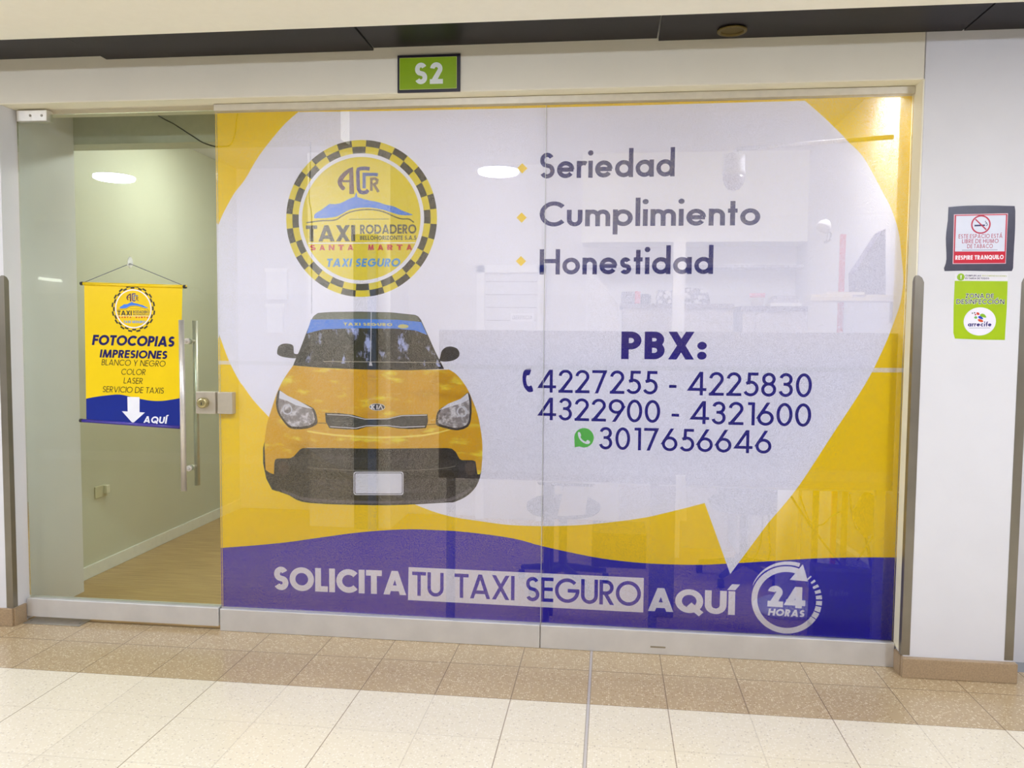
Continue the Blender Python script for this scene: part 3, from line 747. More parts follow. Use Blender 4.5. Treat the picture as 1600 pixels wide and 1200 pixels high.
mir = film((66, 64, 64), spots=[((120, 118, 120), 16, .58, .7, (1, 1))], name='mirror_print')
part('wing_mirror', [(433, 549), (435.5, 541), (443, 537), (453, 537.5), (458.5, 541), (459.5, 552), (466, 553.5), (463, 559.5), (450, 559), (440, 557), (434, 554)], 9, mir, 3)
part('wing_mirror', [(688, 557), (690.5, 548), (697, 542.5), (706, 541.5), (714.5, 545), (718, 552), (715.5, 559), (707, 563.5), (696, 565), (687, 563.5)], 9, mir, 3)
# lamps
def lamp_(pts, hi, lens):
    lp = part('headlamp', pts, 10, film((66, 60, 58)))
    cx = sum(p[0] for p in pts) / len(pts); cy = sum(p[1] for p in pts) / len(pts)
    inn = [(cx + (x - cx) * .88, cy + (y - cy) * .86) for x, y in pts]
    part('headlamp_lens', inn, 11, film((150, 142, 142), spots=[((226, 222, 226), 30, .47, .6, (1, 1)), ((84, 76, 80), 24, .56, .68, (1, 1))], name='lamp_print'))
    part('headlamp_brow', hi, 12, film((232, 232, 242)))
    mb = pl.ring(MB(), lens, .019, .026, 0, 360, 12, 24); mb.build('lamp_ring', film((212, 212, 220)), TX)
lamp_(smooth([(436.5, 609), (448, 618), (465, 626), (485, 635), (492, 641), (495.5, 653), (495, 663), (480, 669.5), (460, 670.5), (450, 667), (441, 656), (434, 645), (431, 630), (433, 616)], 2, True),
      [(437, 610), (450, 618.5), (468, 627), (489, 639), (480, 637.5), (462, 633), (448, 626), (436, 622)], (449, 640))
lamp_(smooth([(731, 613), (736, 622), (737, 637), (736, 655), (731, 667), (715, 672.5), (698, 669.5), (683, 665), (681, 658), (683, 645), (690, 637), (705, 630), (720, 623)], 2, True),
      [(731, 614), (733, 624), (722, 630), (705, 635), (686, 641), (700, 631), (720, 623)], (722, 643))
# grille
gp = [(508, 645), (530, 645.5), (551, 648), (570, 653.5), (590, 655), (608, 653), (625, 648.5), (668, 647), (669, 658), (665.5, 669), (640, 670.5), (622, 669.5), (606, 666.5), (590, 666), (572, 667), (560, 671), (540, 671), (515, 669), (509, 659)]
part('grille', gp, 9, film((40, 40, 42)))
part('grille_mesh', [(512, 650), (550, 651.5), (572, 657), (606, 656.5), (628, 652), (665, 651), (663, 663), (628, 665), (606, 663), (572, 663.5), (556, 667), (516, 664)], 10, film((66, 72, 74), spots=[((50, 54, 56), 60, .45, .6, (.4, 2))], name='grille_print'))
for q in ([(511, 647.5), (545, 649), (570, 655), (606, 654.5), (627, 649.5), (667, 648.5)], [(516, 666.5), (556, 669), (572, 665.3), (606, 664.8), (627, 667.5), (664, 666)]):
    pl.stroke(MB(), q, 1.5, 11).build('grille_trim', chrome, TX)
em2 = MB(); pl.disc(em2, (589.3, 636), .0405, .0178, 11, 30); eo = em2.build('maker_emblem', film((226, 224, 232)), TX)
pl.disc(MB(), (589.3, 636), .037, .0152, 12, 30).build('maker_emblem_field', film((44, 38, 40)), TX)
mb = MB(); pl.text(mb, 'KI', (579.8, 639.5), (590.2, 639.6), 7, .24, 13, gap=.2)
pl.stroke(mb, [(591.3, 639.5), (594.6, 633), (597.8, 639.6)], 1.6, 13); mb.build('maker_emblem_letters', film((236, 234, 240)), TX)
part('bumper_intake', [(484, 716), (520, 717), (640, 718), (700, 717), (716, 722), (716, 747), (700, 749), (484, 748)], 9, film((44, 44, 40), spots=[((28, 28, 26), 40, .45, .6, (.3, 2))], name='intake_print'))
pl.stroke(MB(), smooth([(480, 731), (520, 733), (553, 735), (630, 735.5), (690, 732), (712, 728)], 3), 1.4, 10).build('intake_bar', film((120, 118, 112)), TX)
part('lower_lip', smooth([(436, 762), (470, 776), (520, 781), (600, 783), (660, 781), (704, 778), (735, 762), (733, 768), (705, 783), (650, 786), (600, 787), (520, 786), (472, 781), (440, 768)], 2), 9, film((98, 94, 104)))
for c in ((443, 731), (735, 732)):
    pl.disc(MB(), c, .026, .034, 9, 24).build('fog_lamp', film((84, 72, 66)), TX)
def rr(x0, y0, x1, y1, r):
    return arc(x0 + r, y0 + r, r, r, 180, 270, 4) + arc(x1 - r, y0 + r, r, r, 270, 360, 4) + arc(x1 - r, y1 - r, r, r, 0, 90, 4) + arc(x0 + r, y1 - r, r, r, 90, 180, 4)
part('number_plate', rr(552.5, 737, 630.5, 773.5, 3.5), 10, film((228, 226, 236)))
part('number_plate_line', rr(554, 738.5, 629, 772, 3), 11, film((60, 60, 66)))
part('number_plate_field', rr(555, 739.5, 628, 771, 2.5), 12, film((232, 230, 240)))

# ------------------------------------------------------------------ banner on the door
def opaque(rgb): return mat('ink_%02x%02x%02x' % tuple(rgb), rgb, .35, 0, .4, .02, 20)
BY = -.020
bp = Plane(BY - .0008, .00005)
tl, tr, br_, bl = at(131.5, 443.5, BY), at(285, 447, BY), at(281, 667, BY), at(135, 656, BY)
bn = thing('hanging_banner', ((tl.x + tr.x) / 2, BY, bl.z), 'small yellow and blue photocopy banner hanging on a cord against the glass door', 'banner')
# cloth with gentle waves
nx, nz = 12, 20; mb = MB(); vs = []
for side in (0, 1):
    for j in range(nz + 1):
        for i in range(nx + 1):
            u, v = i / nx, j / nz
            p = (tl * (1 - u) + tr * u) * (1 - v) + (bl * (1 - u) + br_ * u) * v
            vs.append((p.x, BY + (.0006 if side else 0), p.z))
n1 = (nx + 1) * (nz + 1); fs = []
for j in range(nz):
    for i in range(nx):
        k = j * (nx + 1) + i; fs.append((k, k + nx + 1, k + nx + 2, k + 1)); fs.append((n1 + k, n1 + k + 1, n1 + k + nx + 2, n1 + k + nx + 1))
mb.add(vs, fs); mb.build('banner_cloth', mat('banner_vinyl', (244, 208, 8), .3, 0, .5, .02, 6), bn)
rodm = mat('black_plastic', (34, 32, 32), .4)
a, b = at(126, 443, BY), at(291, 448, BY); MB().tube([a, b], .0085, 12).build('top_rod', mat('banner_vinyl', (244, 208, 8)), bn)
for p, q in ((a, a + Vector((.014, 0, 0))), (b - Vector((.014, 0, 0)), b)): MB().tube([p, q], .0092, 12).build('rod_cap', rodm, bn)
a, b = at(125, 657, BY), at(286, 668, BY); MB().tube([a, b], .0085, 12).build('bottom_rod', mat('banner_blue', (70, 58, 150), .25), bn)
for p, q in ((a, a + Vector((.014, 0, 0))), (b - Vector((.014, 0, 0)), b)): MB().tube([p, q], .0092, 12).build('rod_cap', rodm, bn)
ap = at(203, 412, BY + .002); a, b = at(132, 441, BY), at(286, 446, BY)
MB().tube([a, ap, b], .0016, 6).build('cord', mat('cord_blue', (72, 74, 104), .7), bn)
wave = [(134.6, 623), (150, 620), (170, 617.5), (186, 616.5), (200, 619), (215, 622.5), (235, 626), (252, 626.5), (268, 624.5), (281.7, 622)]
bp.poly(MB(), smooth(wave, 4) + [(281.1, 665.5), (135, 655)], 1).build('blue_wave', opaque((16, 40, 136)), bn)
ar = bp.poly(MB(), [(199, 620), (218, 620.5), (218, 644), (226.5, 644.5), (207.5, 661.5), (190.5, 642.5), (199.5, 643)], 2).build('white_arrow', opaque((240, 240, 244)), bn)
bp.text(MB(), 'AQUÍ', (224, 660.5), (260, 662), 10.5, .22, 2, slant=.2, gap=.1).build('banner_lettering', opaque((240, 240, 244)), bn)
nv = opaque((22, 18, 92)); dk = opaque((40, 36, 30))
bp.text(MB(), 'FOTOCOPIAS', (143.5, 539), (271.5, 542), 16, .23, 2, slant=.19, gap=.05).build('banner_lettering', nv, bn)
bp.text(MB(), 'IMPRESIONES', (155.5, 558.5), (260.5, 561), 12.5, .22, 2, slant=.19, gap=.08).build('banner_lettering', nv, bn)
for s, l, r in (('BLANCO Y NEGRO', (158.5, 570.5), (258, 573)), ('COLOR', (189, 585.5), (227, 586)), ('LASER', (193, 599), (222.5, 600)), ('SERVICIO DE TAXIS', (160, 612.5), (255.5, 615))):
    bp.text(MB(), s, l, r, 9.2, .105, 2, slant=.16, gap=.11).build('banner_lettering', dk, bn)
lb = bpy.data.objects.new('banner_badge', None); C.objects.link(lb); lb.parent = bn; lb.matrix_parent_inverse = bn.matrix_basis.inverted()
badge(bp, lb, (208.3, 482.5), .116, 2, opaque, False)
hk = thing('suction_hook', at(203, 410, -.012), 'small clear oval hook stuck on the door above the banner', 'hook')
hp = at(203, 410, -.012)
clear = mat('clear_plastic', (226, 230, 214), .2, var=.03)
MB().lathe([(.0, .006), (.014, .006), (.015, .003), (.011, -.002), (.0, -.004)], (hp.x, -.012, hp.z), 'y', 20).build('hook_plate', clear, hk)
for v in hk.children[0].data.vertices: v.co.z = hp.z + (v.co.z - hp.z) * 1.9
MB().tube([(hp.x, -.014, hp.z - .01), (hp.x, -.022, hp.z - .02), (hp.x, -.03, hp.z - .012)], .004, 8).build('hook_tip', clear, hk)

# ------------------------------------------------------------------ signs on the wall
SY = YF + .004
def quad3(mb, pts, Y0, Y1):
    a = [Vector((p.x, Y0, p.z)) for p in pts]; mb.prism(a, (0, Y1 - Y0, 0)); return mb
q = [at(*p, SY - .008) for p in ((621, 145.5), (719, 142), (719, 83.5), (621, 87))]
s2 = thing('shop_number_sign', at(670, 145, SY), 'green and black plate reading S2 above the shop window', 'sign')
xx = sorted(v.x for v in q); zz = sorted(v.z for v in q); X0, X1, Z0, Z1 = (xx[0] + xx[1]) / 2, (xx[2] + xx[3]) / 2, (zz[0] + zz[1]) / 2, (zz[2] + zz[3]) / 2
MB().box((X0, SY - .008, Z0), (X1, SY, Z1)).build('frame', mat('sign_black', (40, 34, 48), .4), s2, .001)
MB().box((X0 + .010, SY - .0086, Z0 + .013), (X1 - .016, SY - .0079, Z1 - .012)).build('edge_line', opaque((214, 226, 120)), s2)
MB().box((X0 + .0115, SY - .009, Z0 + .0145), (X1 - .0175, SY - .0085, Z1 - .0135)).build('green_field', opaque((136, 170, 8)), s2)
sp_ = Plane(SY - .0092)
sp_.text(MB(), 'S2', (648, 131.7), (692, 130.7), 33.5, .22, 0, gap=.13).build('sign_lettering', opaque((226, 230, 222)), s2)

ns = thing('no_smoking_sign', at(1530, 423, YF), 'no smoking notice framed with black tape on the white pillar', 'sign')
tp = Plane(YF - .0012, .00012)
border = smooth([(1482, 323.5), (1510, 321.5), (1545, 321), (1585.5, 322)], 3) + smooth([(1586.5, 330), (1586, 360), (1584, 395), (1583, 419)], 3) + smooth([(1581, 423.5), (1550, 423.8), (1510, 423), (1476, 423.5)], 3) + smooth([(1475, 419), (1479, 405), (1478, 372), (1481, 345)], 3)
quad3(MB(), [at(*p, YF - .001) for p in border], YF - .0011, YF - .0001).build('tape_border', mat('black_tape', (62, 60, 76), .35, 0, .5, .12, 25), ns)
tp.poly(MB(), [(1490.5, 335), (1575, 333.3), (1571.5, 412), (1488.5, 412.5)], 1).build('notice_paper', opaque((236, 196, 202)), ns)
tp.poly(MB(), [(1491.7, 336), (1574, 334.4), (1570.7, 411), (1489.6, 411.5)], 2).build('red_border', opaque((190, 32, 56)), ns)
tp.poly(MB(), [(1494, 337.4), (1571.8, 336), (1569.5, 392.8), (1492, 393)], 3).build('white_field', opaque((222, 224, 234)), ns)
tp.poly(MB(), [(1491.5, 393.8), (1570, 393), (1570, 410), (1490.5, 410.5)], 3).build('red_field', opaque((206, 14, 44)), ns)
pk = opaque((176, 74, 96)); rd = opaque((184, 20, 58))
for s, l, r in (('ESTE ESPACIO ESTÁ', (1497.6, 372.6), (1566, 371.6)), ('LIBRE DE HUMO', (1503, 380.2), (1560, 379.6)), ('DE TABACO', (1511, 388), (1551, 387.6))):
    tp.text(MB(), s, l, r, 6.4, .15, 4, gap=.16).build('notice_lettering', pk, ns)
tp.text(MB(), 'RESPIRE TRANQUILO', (1492.5, 406), (1568, 405), 6.8, .25, 4, gap=.1).build('notice_lettering', opaque((244, 232, 234)), ns)
tp.poly(MB(), [(1503, 390.2), (1558.5, 389.6), (1558.5, 391.2), (1503, 391.8)], 4).build('small_print', opaque((182, 180, 192)), ns)
sy_ = bpy.data.objects.new('prohibition_symbol', None); C.objects.link(sy_); sy_.parent = ns; sy_.matrix_parent_inverse = ns.matrix_basis.inverted()
mb = MB(); tp.poly(mb, [(1522.5, 351.3), (1539, 350.8), (1539, 353.2), (1522.5, 353.8)], 4); tp.stroke(mb, [(1540, 350), (1541.5, 348), (1539.5, 346.5), (1540, 345)], .9, 4); tp.stroke(mb, [(1540.5, 353), (1542.8, 351.5), (1541.8, 348.5)], .9, 4); mb.build('cigarette', opaque((36, 24, 84)), sy_)
mb = MB(); tp.ring(mb, (1532.5, 350.8), .0335, .0395, 0, 360, 5); tp.stroke(mb, [(1524, 342.5), (1541, 359)], 2, 5); mb.build('barred_ring', rd, sy_)

gp_ = thing('disinfection_poster', at(1531, 530, YF), 'lime green disinfection zone poster below the no smoking notice', 'poster')
quad3(MB(), [at(*p, YF) for p in ((1492, 427.5), (1574.5, 428), (1574.3, 439.6), (1491.8, 439))], YF - .0009, YF - .0001).build('header_strip', opaque((232, 229, 230)), gp_)
quad3(MB(), [at(*p, YF) for p in [(1491.8, 438.8), (1574.3, 439.4), (1573, 480), (1571, 510), (1569.8, 531.2), (1530, 530.6), (1492, 529), (1489.6, 520), (1490, 480)]], YF - .0011, YF - .0001).build('green_sheet', opaque((166, 196, 8)), gp_)
dp = Plane(YF - .0013, .00012)
mb = dp.disc(MB(), (1501.3, 432.9), .0155, .0155, 1, 24); dot = mb.build('notice_dot', opaque((150, 190, 30)), gp_)
dp.text(MB(), '!', (1500.6, 436), (1502.2, 436), 6.2, .22, 2).build('notice_mark', opaque((240, 240, 240)), dot)
mb = MB(); dp.text(mb, 'CUMPLIR LAS', (1508.3, 431.8), (1532.7, 432.2), 2.7, .2, 1, gap=.16); dp.text(mb, 'ES TAREA DE TODOS', (1508.3, 436.2), (1545.5, 436.4), 2.7, .2, 1, gap=.16); mb.build('strip_lettering', opaque((60, 50, 90)), gp_)
dp.text(MB(), 'RECOMENDACIONES', (1534.5, 432), (1573, 432.6), 2.5, .18, 1, gap=.16).build('strip_lettering', opaque((190, 196, 130)), gp_)
for s, l, r, hh in (('ZONA DE', (1508.5, 465.6), (1552.6, 465.8), 6.8), ('DESINFECCIÓN', (1494.2, 474.8), (1569, 475), 7.2)):
    dp.text(MB(), s, l, r, hh, .16, 1, gap=.17, grow=.13).build('lettering_outline', opaque((238, 240, 232)), gp_)
    dp.text(MB(), s, l, r, hh, .16, 2, gap=.17).build('poster_lettering', opaque((30, 36, 44)), gp_)
logo = dp.disc(MB(), (1530.8, 502.3), .0655, .0605, 1, 40).build('logo_disc', opaque((238, 234, 242)), gp_)
dp.text(MB(), 'arrecife', (1512.2, 510), (1549, 510), 7.0, .2, 2, gap=.1).build('logo_lettering', opaque((44, 30, 110)), logo)
for nm, pts, c in (('logo_leaf', [(1531, 492), (1535, 490), (1539, 492), (1541, 496), (1537, 496), (1532.5, 494.5)], (140, 186, 40)), ('logo_leaf', [(1528.5, 494.5), (1531.5, 493.8), (1535, 496), (1536, 498.8), (1532, 498.2), (1529, 496.8)], (30, 60, 190)),
                   ('logo_leaf', [(1528, 499), (1532, 498.6), (1536, 501), (1535, 503.4), (1530.5, 502.6), (1528.3, 501)], (214, 80, 36)), ('logo_leaf', [(1525.5, 489), (1528, 488), (1530.5, 490), (1530, 492), (1527, 492)], (216, 70, 40)),
                   ('logo_leaf', [(1522, 496), (1524.5, 493.8), (1527, 495.6), (1526, 497.8), (1523.5, 497.8)], (120, 180, 90)), ('logo_dot', [(1522.8, 491), (1524.6, 490.4), (1525.4, 492), (1523.8, 493)], (180, 60, 50)), ('logo_dot', [(1522, 488), (1523.6, 488), (1523.6, 489.6), (1522, 489.6)], (70, 60, 60)), ('logo_dot', [(1518.5, 488.6), (1520.2, 488.6), (1520.2, 490.2), (1518.5, 490.2)], (90, 90, 80))):
    dp.poly(MB(), smooth(pts, 3, True), 2).build(nm, opaque(c), logo)
dp.poly(MB(), [(1514, 512), (1547, 512), (1547, 512.8), (1514, 512.8)], 2).build('logo_small_print', opaque((170, 170, 176)), logo)

# ------------------------------------------------------------------ corner guards, floor plate
def guard(x, side, label, ztop=1.77):
    # L section: a leg on the wall face and a leg round the corner; the top is cut to a point
    r = thing('corner_guard', (x, YF, .095), label, 'corner guard', 'steel corner guards')
    t = .0025; L_ = .034
    xa, xb = (x, x + side * L_)
    P = [(xa, YF - t, .094), (xb, YF - t, .094), (xb, YF - t, ztop - .03), (xa + side * L_ * .75, YF - t, ztop - .01), (xa + side * L_ * .35, YF - t, ztop), (xa, YF - t, ztop)]
    MB().prism(P, (0, t, 0)).build('face_leg', alu_dark, r)
    y1 = YF + .03
    P = [(x - side * t, YF - t, .094), (x - side * t, y1, .094), (x - side * t, y1, ztop - .025), (x - side * t, y1 - .012, ztop - .008), (x - side * t, YF - t, ztop)]
    MB().prism(P, (side * t, 0, 0)).build('return_leg', alu_dark, r)
guard(XR - .0005, 1, 'steel corner guard on the white pillar edge next to the shop window')
guard(PR, -1, 'steel corner guard on the white pillar edge at the right border')
guard(XL - .0055, -1, 'steel corner guard on the wall edge left of the glass door')
fp = thing('floor_spring_plate', (-2.81, -.03, 0), 'flat steel cover plate on the floor below the door hinge side', 'floor plate')
MB().box((-2.965, -.075, .0), (-2.655, .045, .004)).build('plate', mat('worn_plate', (176, 170, 156), .35, .7, var=.1), fp, .001)
for dx in (-2.945, -2.675): MB().lathe([(.006, .0036), (.006, .0048), (.0, .0052)], (dx, -.04, 0), 'z', 12).build('screw', alu_dark, fp)

# ------------------------------------------------------------------ lamps of the corridor
warm = (1.0, 1.09, 1.36)
lampm = emis('lamp_lens', warm, LAMP_W)
def ceiling_lamp(x, y, z, r, m, label, group):
    t = thing('ceiling_lamp', (x, y, z), label, 'ceiling lamp', group)
    MB().lathe([(r + .02, 0), (r + .02, -.018), (r, -.022), (r, -.012)], (x, y, z), 'z', 40).build('lamp_ring', mat('lamp_white', (240, 240, 238), .4), t)
    MB().lathe([(r, -.014), (r, -.038), (r * .95, -.049), (r * .8, -.054), (0, -.056)], (x, y, z), 'z', 40).build('lamp_lens', m, t)
    return t
where = ['beyond the left pier', 'reflected in the glass door above the banner', 'reflected in the window beside the round badge', 'on the corridor ceiling off to the right of the pillar', 'at the far right end of the corridor']
for i, x in enumerate((-7.0, -3.94, -.856, 2.23, 5.3)):
    ceiling_lamp(x, -2.31, 2.75, .15, lampm, 'round white corridor ceiling lamp ' + where[i], 'round corridor ceiling lamps')
c = atz(1144, 47, 2.795)
t = thing('dead_downlight', (c.x, c.y, 2.795), 'unlit round downlight in the black ceiling board above the window', 'downlight')
MB().lathe([(.062, 0), (.062, -.006), (.05, -.008), (.046, 0), (.046, .03)], (c.x, c.y, 2.7945), 'z', 28).build('trim_ring', mat('old_brass', (96, 80, 34), .5, .5), t)
MB().lathe([(0, .02), (.046, .02)], (c.x, c.y, 2.7945), 'z', 28).build('downlight_can', black, t)
# things across the corridor that the glass mirrors
a, b = at(62, 435, 4.93), at(96, 439, 4.93)
t = thing('tube_lamp', (a.x, -4.93, a.z), 'lit tube lamp across the corridor mirrored at the left of the glass door', 'lamp')
MB().tube([(a.x, -4.925, a.z), (b.x, -4.925, b.z)], .018, 10).build('tube', emis('tube_light', (1, 1, .95), 14), t)
MB().box((a.x - .01, -4.955, a.z - .02), (b.x + .01, -4.93, a.z + .03)).build('fitting', mat('lamp_white', (240, 240, 238), .4), t)
a, b = at(286, 433, 4.94), at(320, 470, 4.94)
t = thing('access_sign', (a.x, -4.94, b.z), 'pale wheelchair sign across the corridor mirrored beside the banner', 'sign')
MB().box((a.x, -4.953, b.z), (b.x, -4.948, a.z)).build('board', opaque((232, 232, 222)), t)
ap_ = Plane(4.945)
mb = MB()
for qd in stroke_polys([(304, 439), (305, 450), (311, 451), (314, 459)], 2.2) + stroke_polys(arc(304, 455, 7, 6.5, 20, -200), 1.8) + [arc(304, 437.5, 2, 2, 0, 330, 11)]:
    v = [ap_.pt(p) for p in qd]; mb.add([(p.x, -4.947, p.z) for p in v], [list(range(len(v)))])
mb.build('wheelchair_symbol', opaque((120, 124, 118)), t)

# ------------------------------------------------------------------ inside the shop
shopm = emis('shop_lens', (.97, .98, 1.0), SHOP_W)
for x, y, lb_ in ((1.12, .6, 'round shop ceiling lamp close to the window and the right wall'), (-.75, .7, 'round shop ceiling lamp behind the middle of the window'), (-2.4, 1.4, 'round shop ceiling lamp behind the glass door')):
    ceiling_lamp(x, y, CE - .0005, .15, shopm, lb_, 'round shop ceiling lamps')
grey_panel = mat('screen_grey', (128, 124, 136), .6, var=.03)
lt_panel = mat('furniture_white', (220, 220, 224), .5, var=.02)
dk_blue = mat('dark_cloth', (38, 36, 44), .8, var=.1)
blackp = mat('black_metal', (28, 27, 28), .5)
mid = mat('furniture_grey', (150, 146, 152), .5)
def px_box(x0, y0, x1, y1, Y, depth):      # a box whose front face, at y = Y, spans the given picture rectangle
    a, b = at(x0, y0, Y), at(x1, y1, Y)
    return (min(a.x, b.x), Y, min(a.z, b.z)), (max(a.x, b.x), Y + depth, max(a.z, b.z))
def single(name, a, b, m, label, cat, group=None, bevel=.003):
    o = MB().box(a, b).build(name, m, None, bevel); tag(o, label, cat, group); return o

# grey screen standing just behind the glass, with its feet
a, b = px_box(686, 515, 1411, 768, .05, .03)
t = thing('desk_screen', ((a[0] + b[0]) / 2, .065, 0), 'long grey privacy screen standing right behind the window print', 'screen')
MB().box((a[0], .05, a[2]), (XR - .01, .08, b[2])).build('screen_panel', grey_panel, t, .003)
for x in (a[0] + .06, .22, XR - .06):
    MB().box((x - .02, .05, -.001), (x + .02, .08, a[2])).build('screen_leg', mid, t)
# desk behind the screen
dz = a[2] - .02
t = thing('desk', (.6, .45, 0), 'white desk top on thin black legs behind the grey screen', 'desk')
MB().box((-.35, .11, dz), (1.28, .5, dz + .025)).build('desk_top', lt_panel, t, .003)
for x, y in ((-.3, .16), (1.02, .3), (-.3, .45), (1.2, .45)):
    MB().tube([(x, y, -.002), (x, y, dz)], .016, 8).build('desk_leg', blackp, t)
# divider with a red edge
a0, b0 = at(1313, 368, .56), at(1320.5, 400, .54)
t = thing('divider_panel', (a0.x, .9, 0), 'tall pale divider with a red front edge behind the desk', 'divider')
zt_ = a0.z
far = at(1265, 396, 1.45)
MB().prism([(a0.x, .56, -.001), (a0.x + .02, .56, -.001), (a0.x + .02, .56, zt_), (a0.x, .56, zt_)], (far.x - a0.x, .89, 0)).build('divider_board', lt_panel, t)
MB().box((a0.x - .002, .535, -.001), (b0.x, .56, zt_ + .004)).build('red_edge', mat('red_edge', (196, 40, 56), .5), t)
# shelf with papers on the right wall
p0, p1 = at(1267, 464, .33), at(1390, 464, .33)
t = thing('wall_shelf', (p0.x, .42, p0.z), 'thin white shelf on the right wall carrying loose papers', 'shelf')
SZ = p0.z
MB().box((p0.x, .33, SZ - .018), (1.421, .52, SZ)).build('shelf_board', lt_panel, t, .002)
MB().box((1.40, .34, SZ - .12), (1.421, .50, SZ - .018)).build('shelf_bracket', mid, t)
for i, (q0, q1, yy) in enumerate(((p0.x + .005, p0.x + .2, .34), (p0.x + .08, p0.x + .26, .345), (p0.x + .19, 1.405, .34))):
    z = SZ + .001 + (.013 * i if i < 2 else 0)
    if i == 2: q0 = p0.x + .262
    o = MB().prism([(q0, yy, z), (q1, yy + .01, z), (q1 - .01, .5, z), (q0 + .012, .49, z)], (0, 0, .012)).build('paper_stack', mat('paper', (226, 224, 220), .8))
    tag(o, ['loose papers at the left end of the wall shelf', 'loose papers lying on the left shelf papers', 'loose papers at the right end of the wall shelf'][i], 'papers', 'paper stacks on the wall shelf')
P = [at(*p, .37) for p in ((1384, 350), (1378, 354), (1364, 375), (1350, 397), (1336, 418), (1337, 453), (1384, 453))]
dzv = SZ + .0145 - min(p.z for p in P)
o = MB().prism([p + Vector((0, 0, dzv)) for p in P], (0, .11, 0)).build('document_case', mat('purple_case', (66, 56, 92), .6)); tag(o, 'dark purple case with a sloping top on the wall shelf', 'case')
# desk lamp on the divider
t = thing('desk_lamp', at(1294, 378, .9), 'white bowl desk lamp above the red-edged divider', 'lamp')
h0 = at(1290, 350, .9); b0_ = at(1296, 374, .9); b0_.z = zt_ + .01
MB().tube([b0_, at(1299, 365, .9), at(1293, 357, .9)], .005, 8).build('lamp_arm', mat('lamp_steel', (150, 150, 150), .3, .8), t)
MB().tube([b0_ + Vector((-.015, 0, 0)), at(1294, 362, .9)], .003, 6).build('lamp_rod', mat('lamp_steel', (150, 150, 150)), t)
MB().tube([h0 + Vector((.012, .0, .02)), h0, h0 + Vector((-.016, -.012, -.026))], [.012, .034, .042], 20).build('lamp_shade', lt_panel, t)
zl = zt_
MB().box((b0_.x - .02, .88, zl + .0005), (b0_.x + .02, .94, zl + .012)).build('lamp_clamp', mid, t)
# security camera on an arm
t = thing('dome_camera', at(1146, 246, .55), 'grey dome security camera hanging on a long arm from the column', 'security camera')
ca, cb = at(1396, 214, .16), at(1152, 233, .55)
MB().tube([ca, cb], .011, 12).build('arm', mat('camera_grey', (150, 150, 158), .5), t)
MB().tube([cb, Vector((cb.x - .012, cb.y, cb.z - .03))], .011, 12).build('arm_elbow', _M['camera_grey'], t)
cc = at(1147.5, 243, .55)
MB().lathe([(.02, .014), (.052, .004), (.055, -.0), (.055, -.075), (.06, -.085), (.056, -.105)], cc, 'z', 28).build('camera_housing', _M['camera_grey'], t)
MB().lathe([(.056, -.105), (.055, -.125), (.047, -.15), (.03, -.172), (.0, -.182)], cc, 'z', 28).build('camera_dome', mat('dome_plastic', (120, 112, 122), .1), t)
# cables near the top
def cable(pts, r, m, label, group=None):
    pts3 = pts
    o = MB().tube(pts3, r, 6).build('cable', m); tag(o, label, 'cable', group); return o
def sm3(pts, n=5):
    out = []
    for i in range(len(pts) - 1):
        g = lambda k: pts[min(max(k, 0), len(pts) - 1)]
        p0, p1, p2, p3 = g(i - 1), g(i), g(i + 1), g(i + 2)
        for j in range(n):
            t_ = j / n; out.append(.5 * (2 * p1 + (p2 - p0) * t_ + (2 * p0 - 5 * p1 + 4 * p2 - p3) * t_ ** 2 + (3 * p1 - p0 - 3 * p2 + p3) * t_ ** 3))
    return out + [pts[-1]]
grn = mat('cable_dark', (60, 62, 48), .6)
cable(sm3([Vector((at(215, 168, .35).x, .35, CE)), at(222, 160, .35), at(250, 182, .35), at(272, 194, .35), at(300, 212, .35), at(320, 224, .35), at(345, 229, .36), at(366, 215, .4), Vector((at(376, 200, .4).x, .4, CE))]), .004, grn, 'dark cable sagging behind the top right corner of the glass door')
cable(sm3([Vector((at(484, 172, .5).x, .5, CE)), at(484, 172, .5), at(485, 220, .5), at(484.5, 270, .5), at(483, 310, .5), at(487, 340, .5), at(487, 420, .5), at(487, 490, .5)]), .003, grn, 'thin cable hanging behind the left part of the round badge')
# left wall socket
s_ = atx(160, 766, -3.129)
t = thing('wall_socket', s_, 'small wall socket low on the side wall behind the glass door', 'socket')
MB().box((-3.13, s_.y - .08, s_.z - .04), (-3.122, s_.y + .04, s_.z + .035)).build('socket_plate', mat('socket_old', (204, 200, 168), .5), t, .004)
MB().box((-3.122, s_.y + .0, s_.z - .02), (-3.1, s_.y + .035, s_.z + .03)).build('plug', mat('plug', (224, 222, 200), .5), t, .003)
# frames on the left wall
for (x0, y0_, x1, y1_), lb_ in (((416, 425, 448, 468), 'upper white framed board on the inner back wall left of the taxi'), ((417, 480, 441, 520), 'lower white framed board on the inner back wall left of the taxi')):
    a, b = px_box(x0, y0_, x1, y1_, 2.71, .04)
    t = thing('wall_board', (a[0], 2.71, a[2]), lb_, 'board', 'white wall boards')
    MB().box(a, b).build('board', mat('board_white', (244, 244, 248), .4), t)
    MB().box((a[0] - .01, a[1] - .01, b[2]), (b[0] + .01, b[1], b[2] + .03)).build('top_highlight', mat('highlight_white', (252, 252, 252), .4), t)  # near-white strip paints the highlight along the board's top
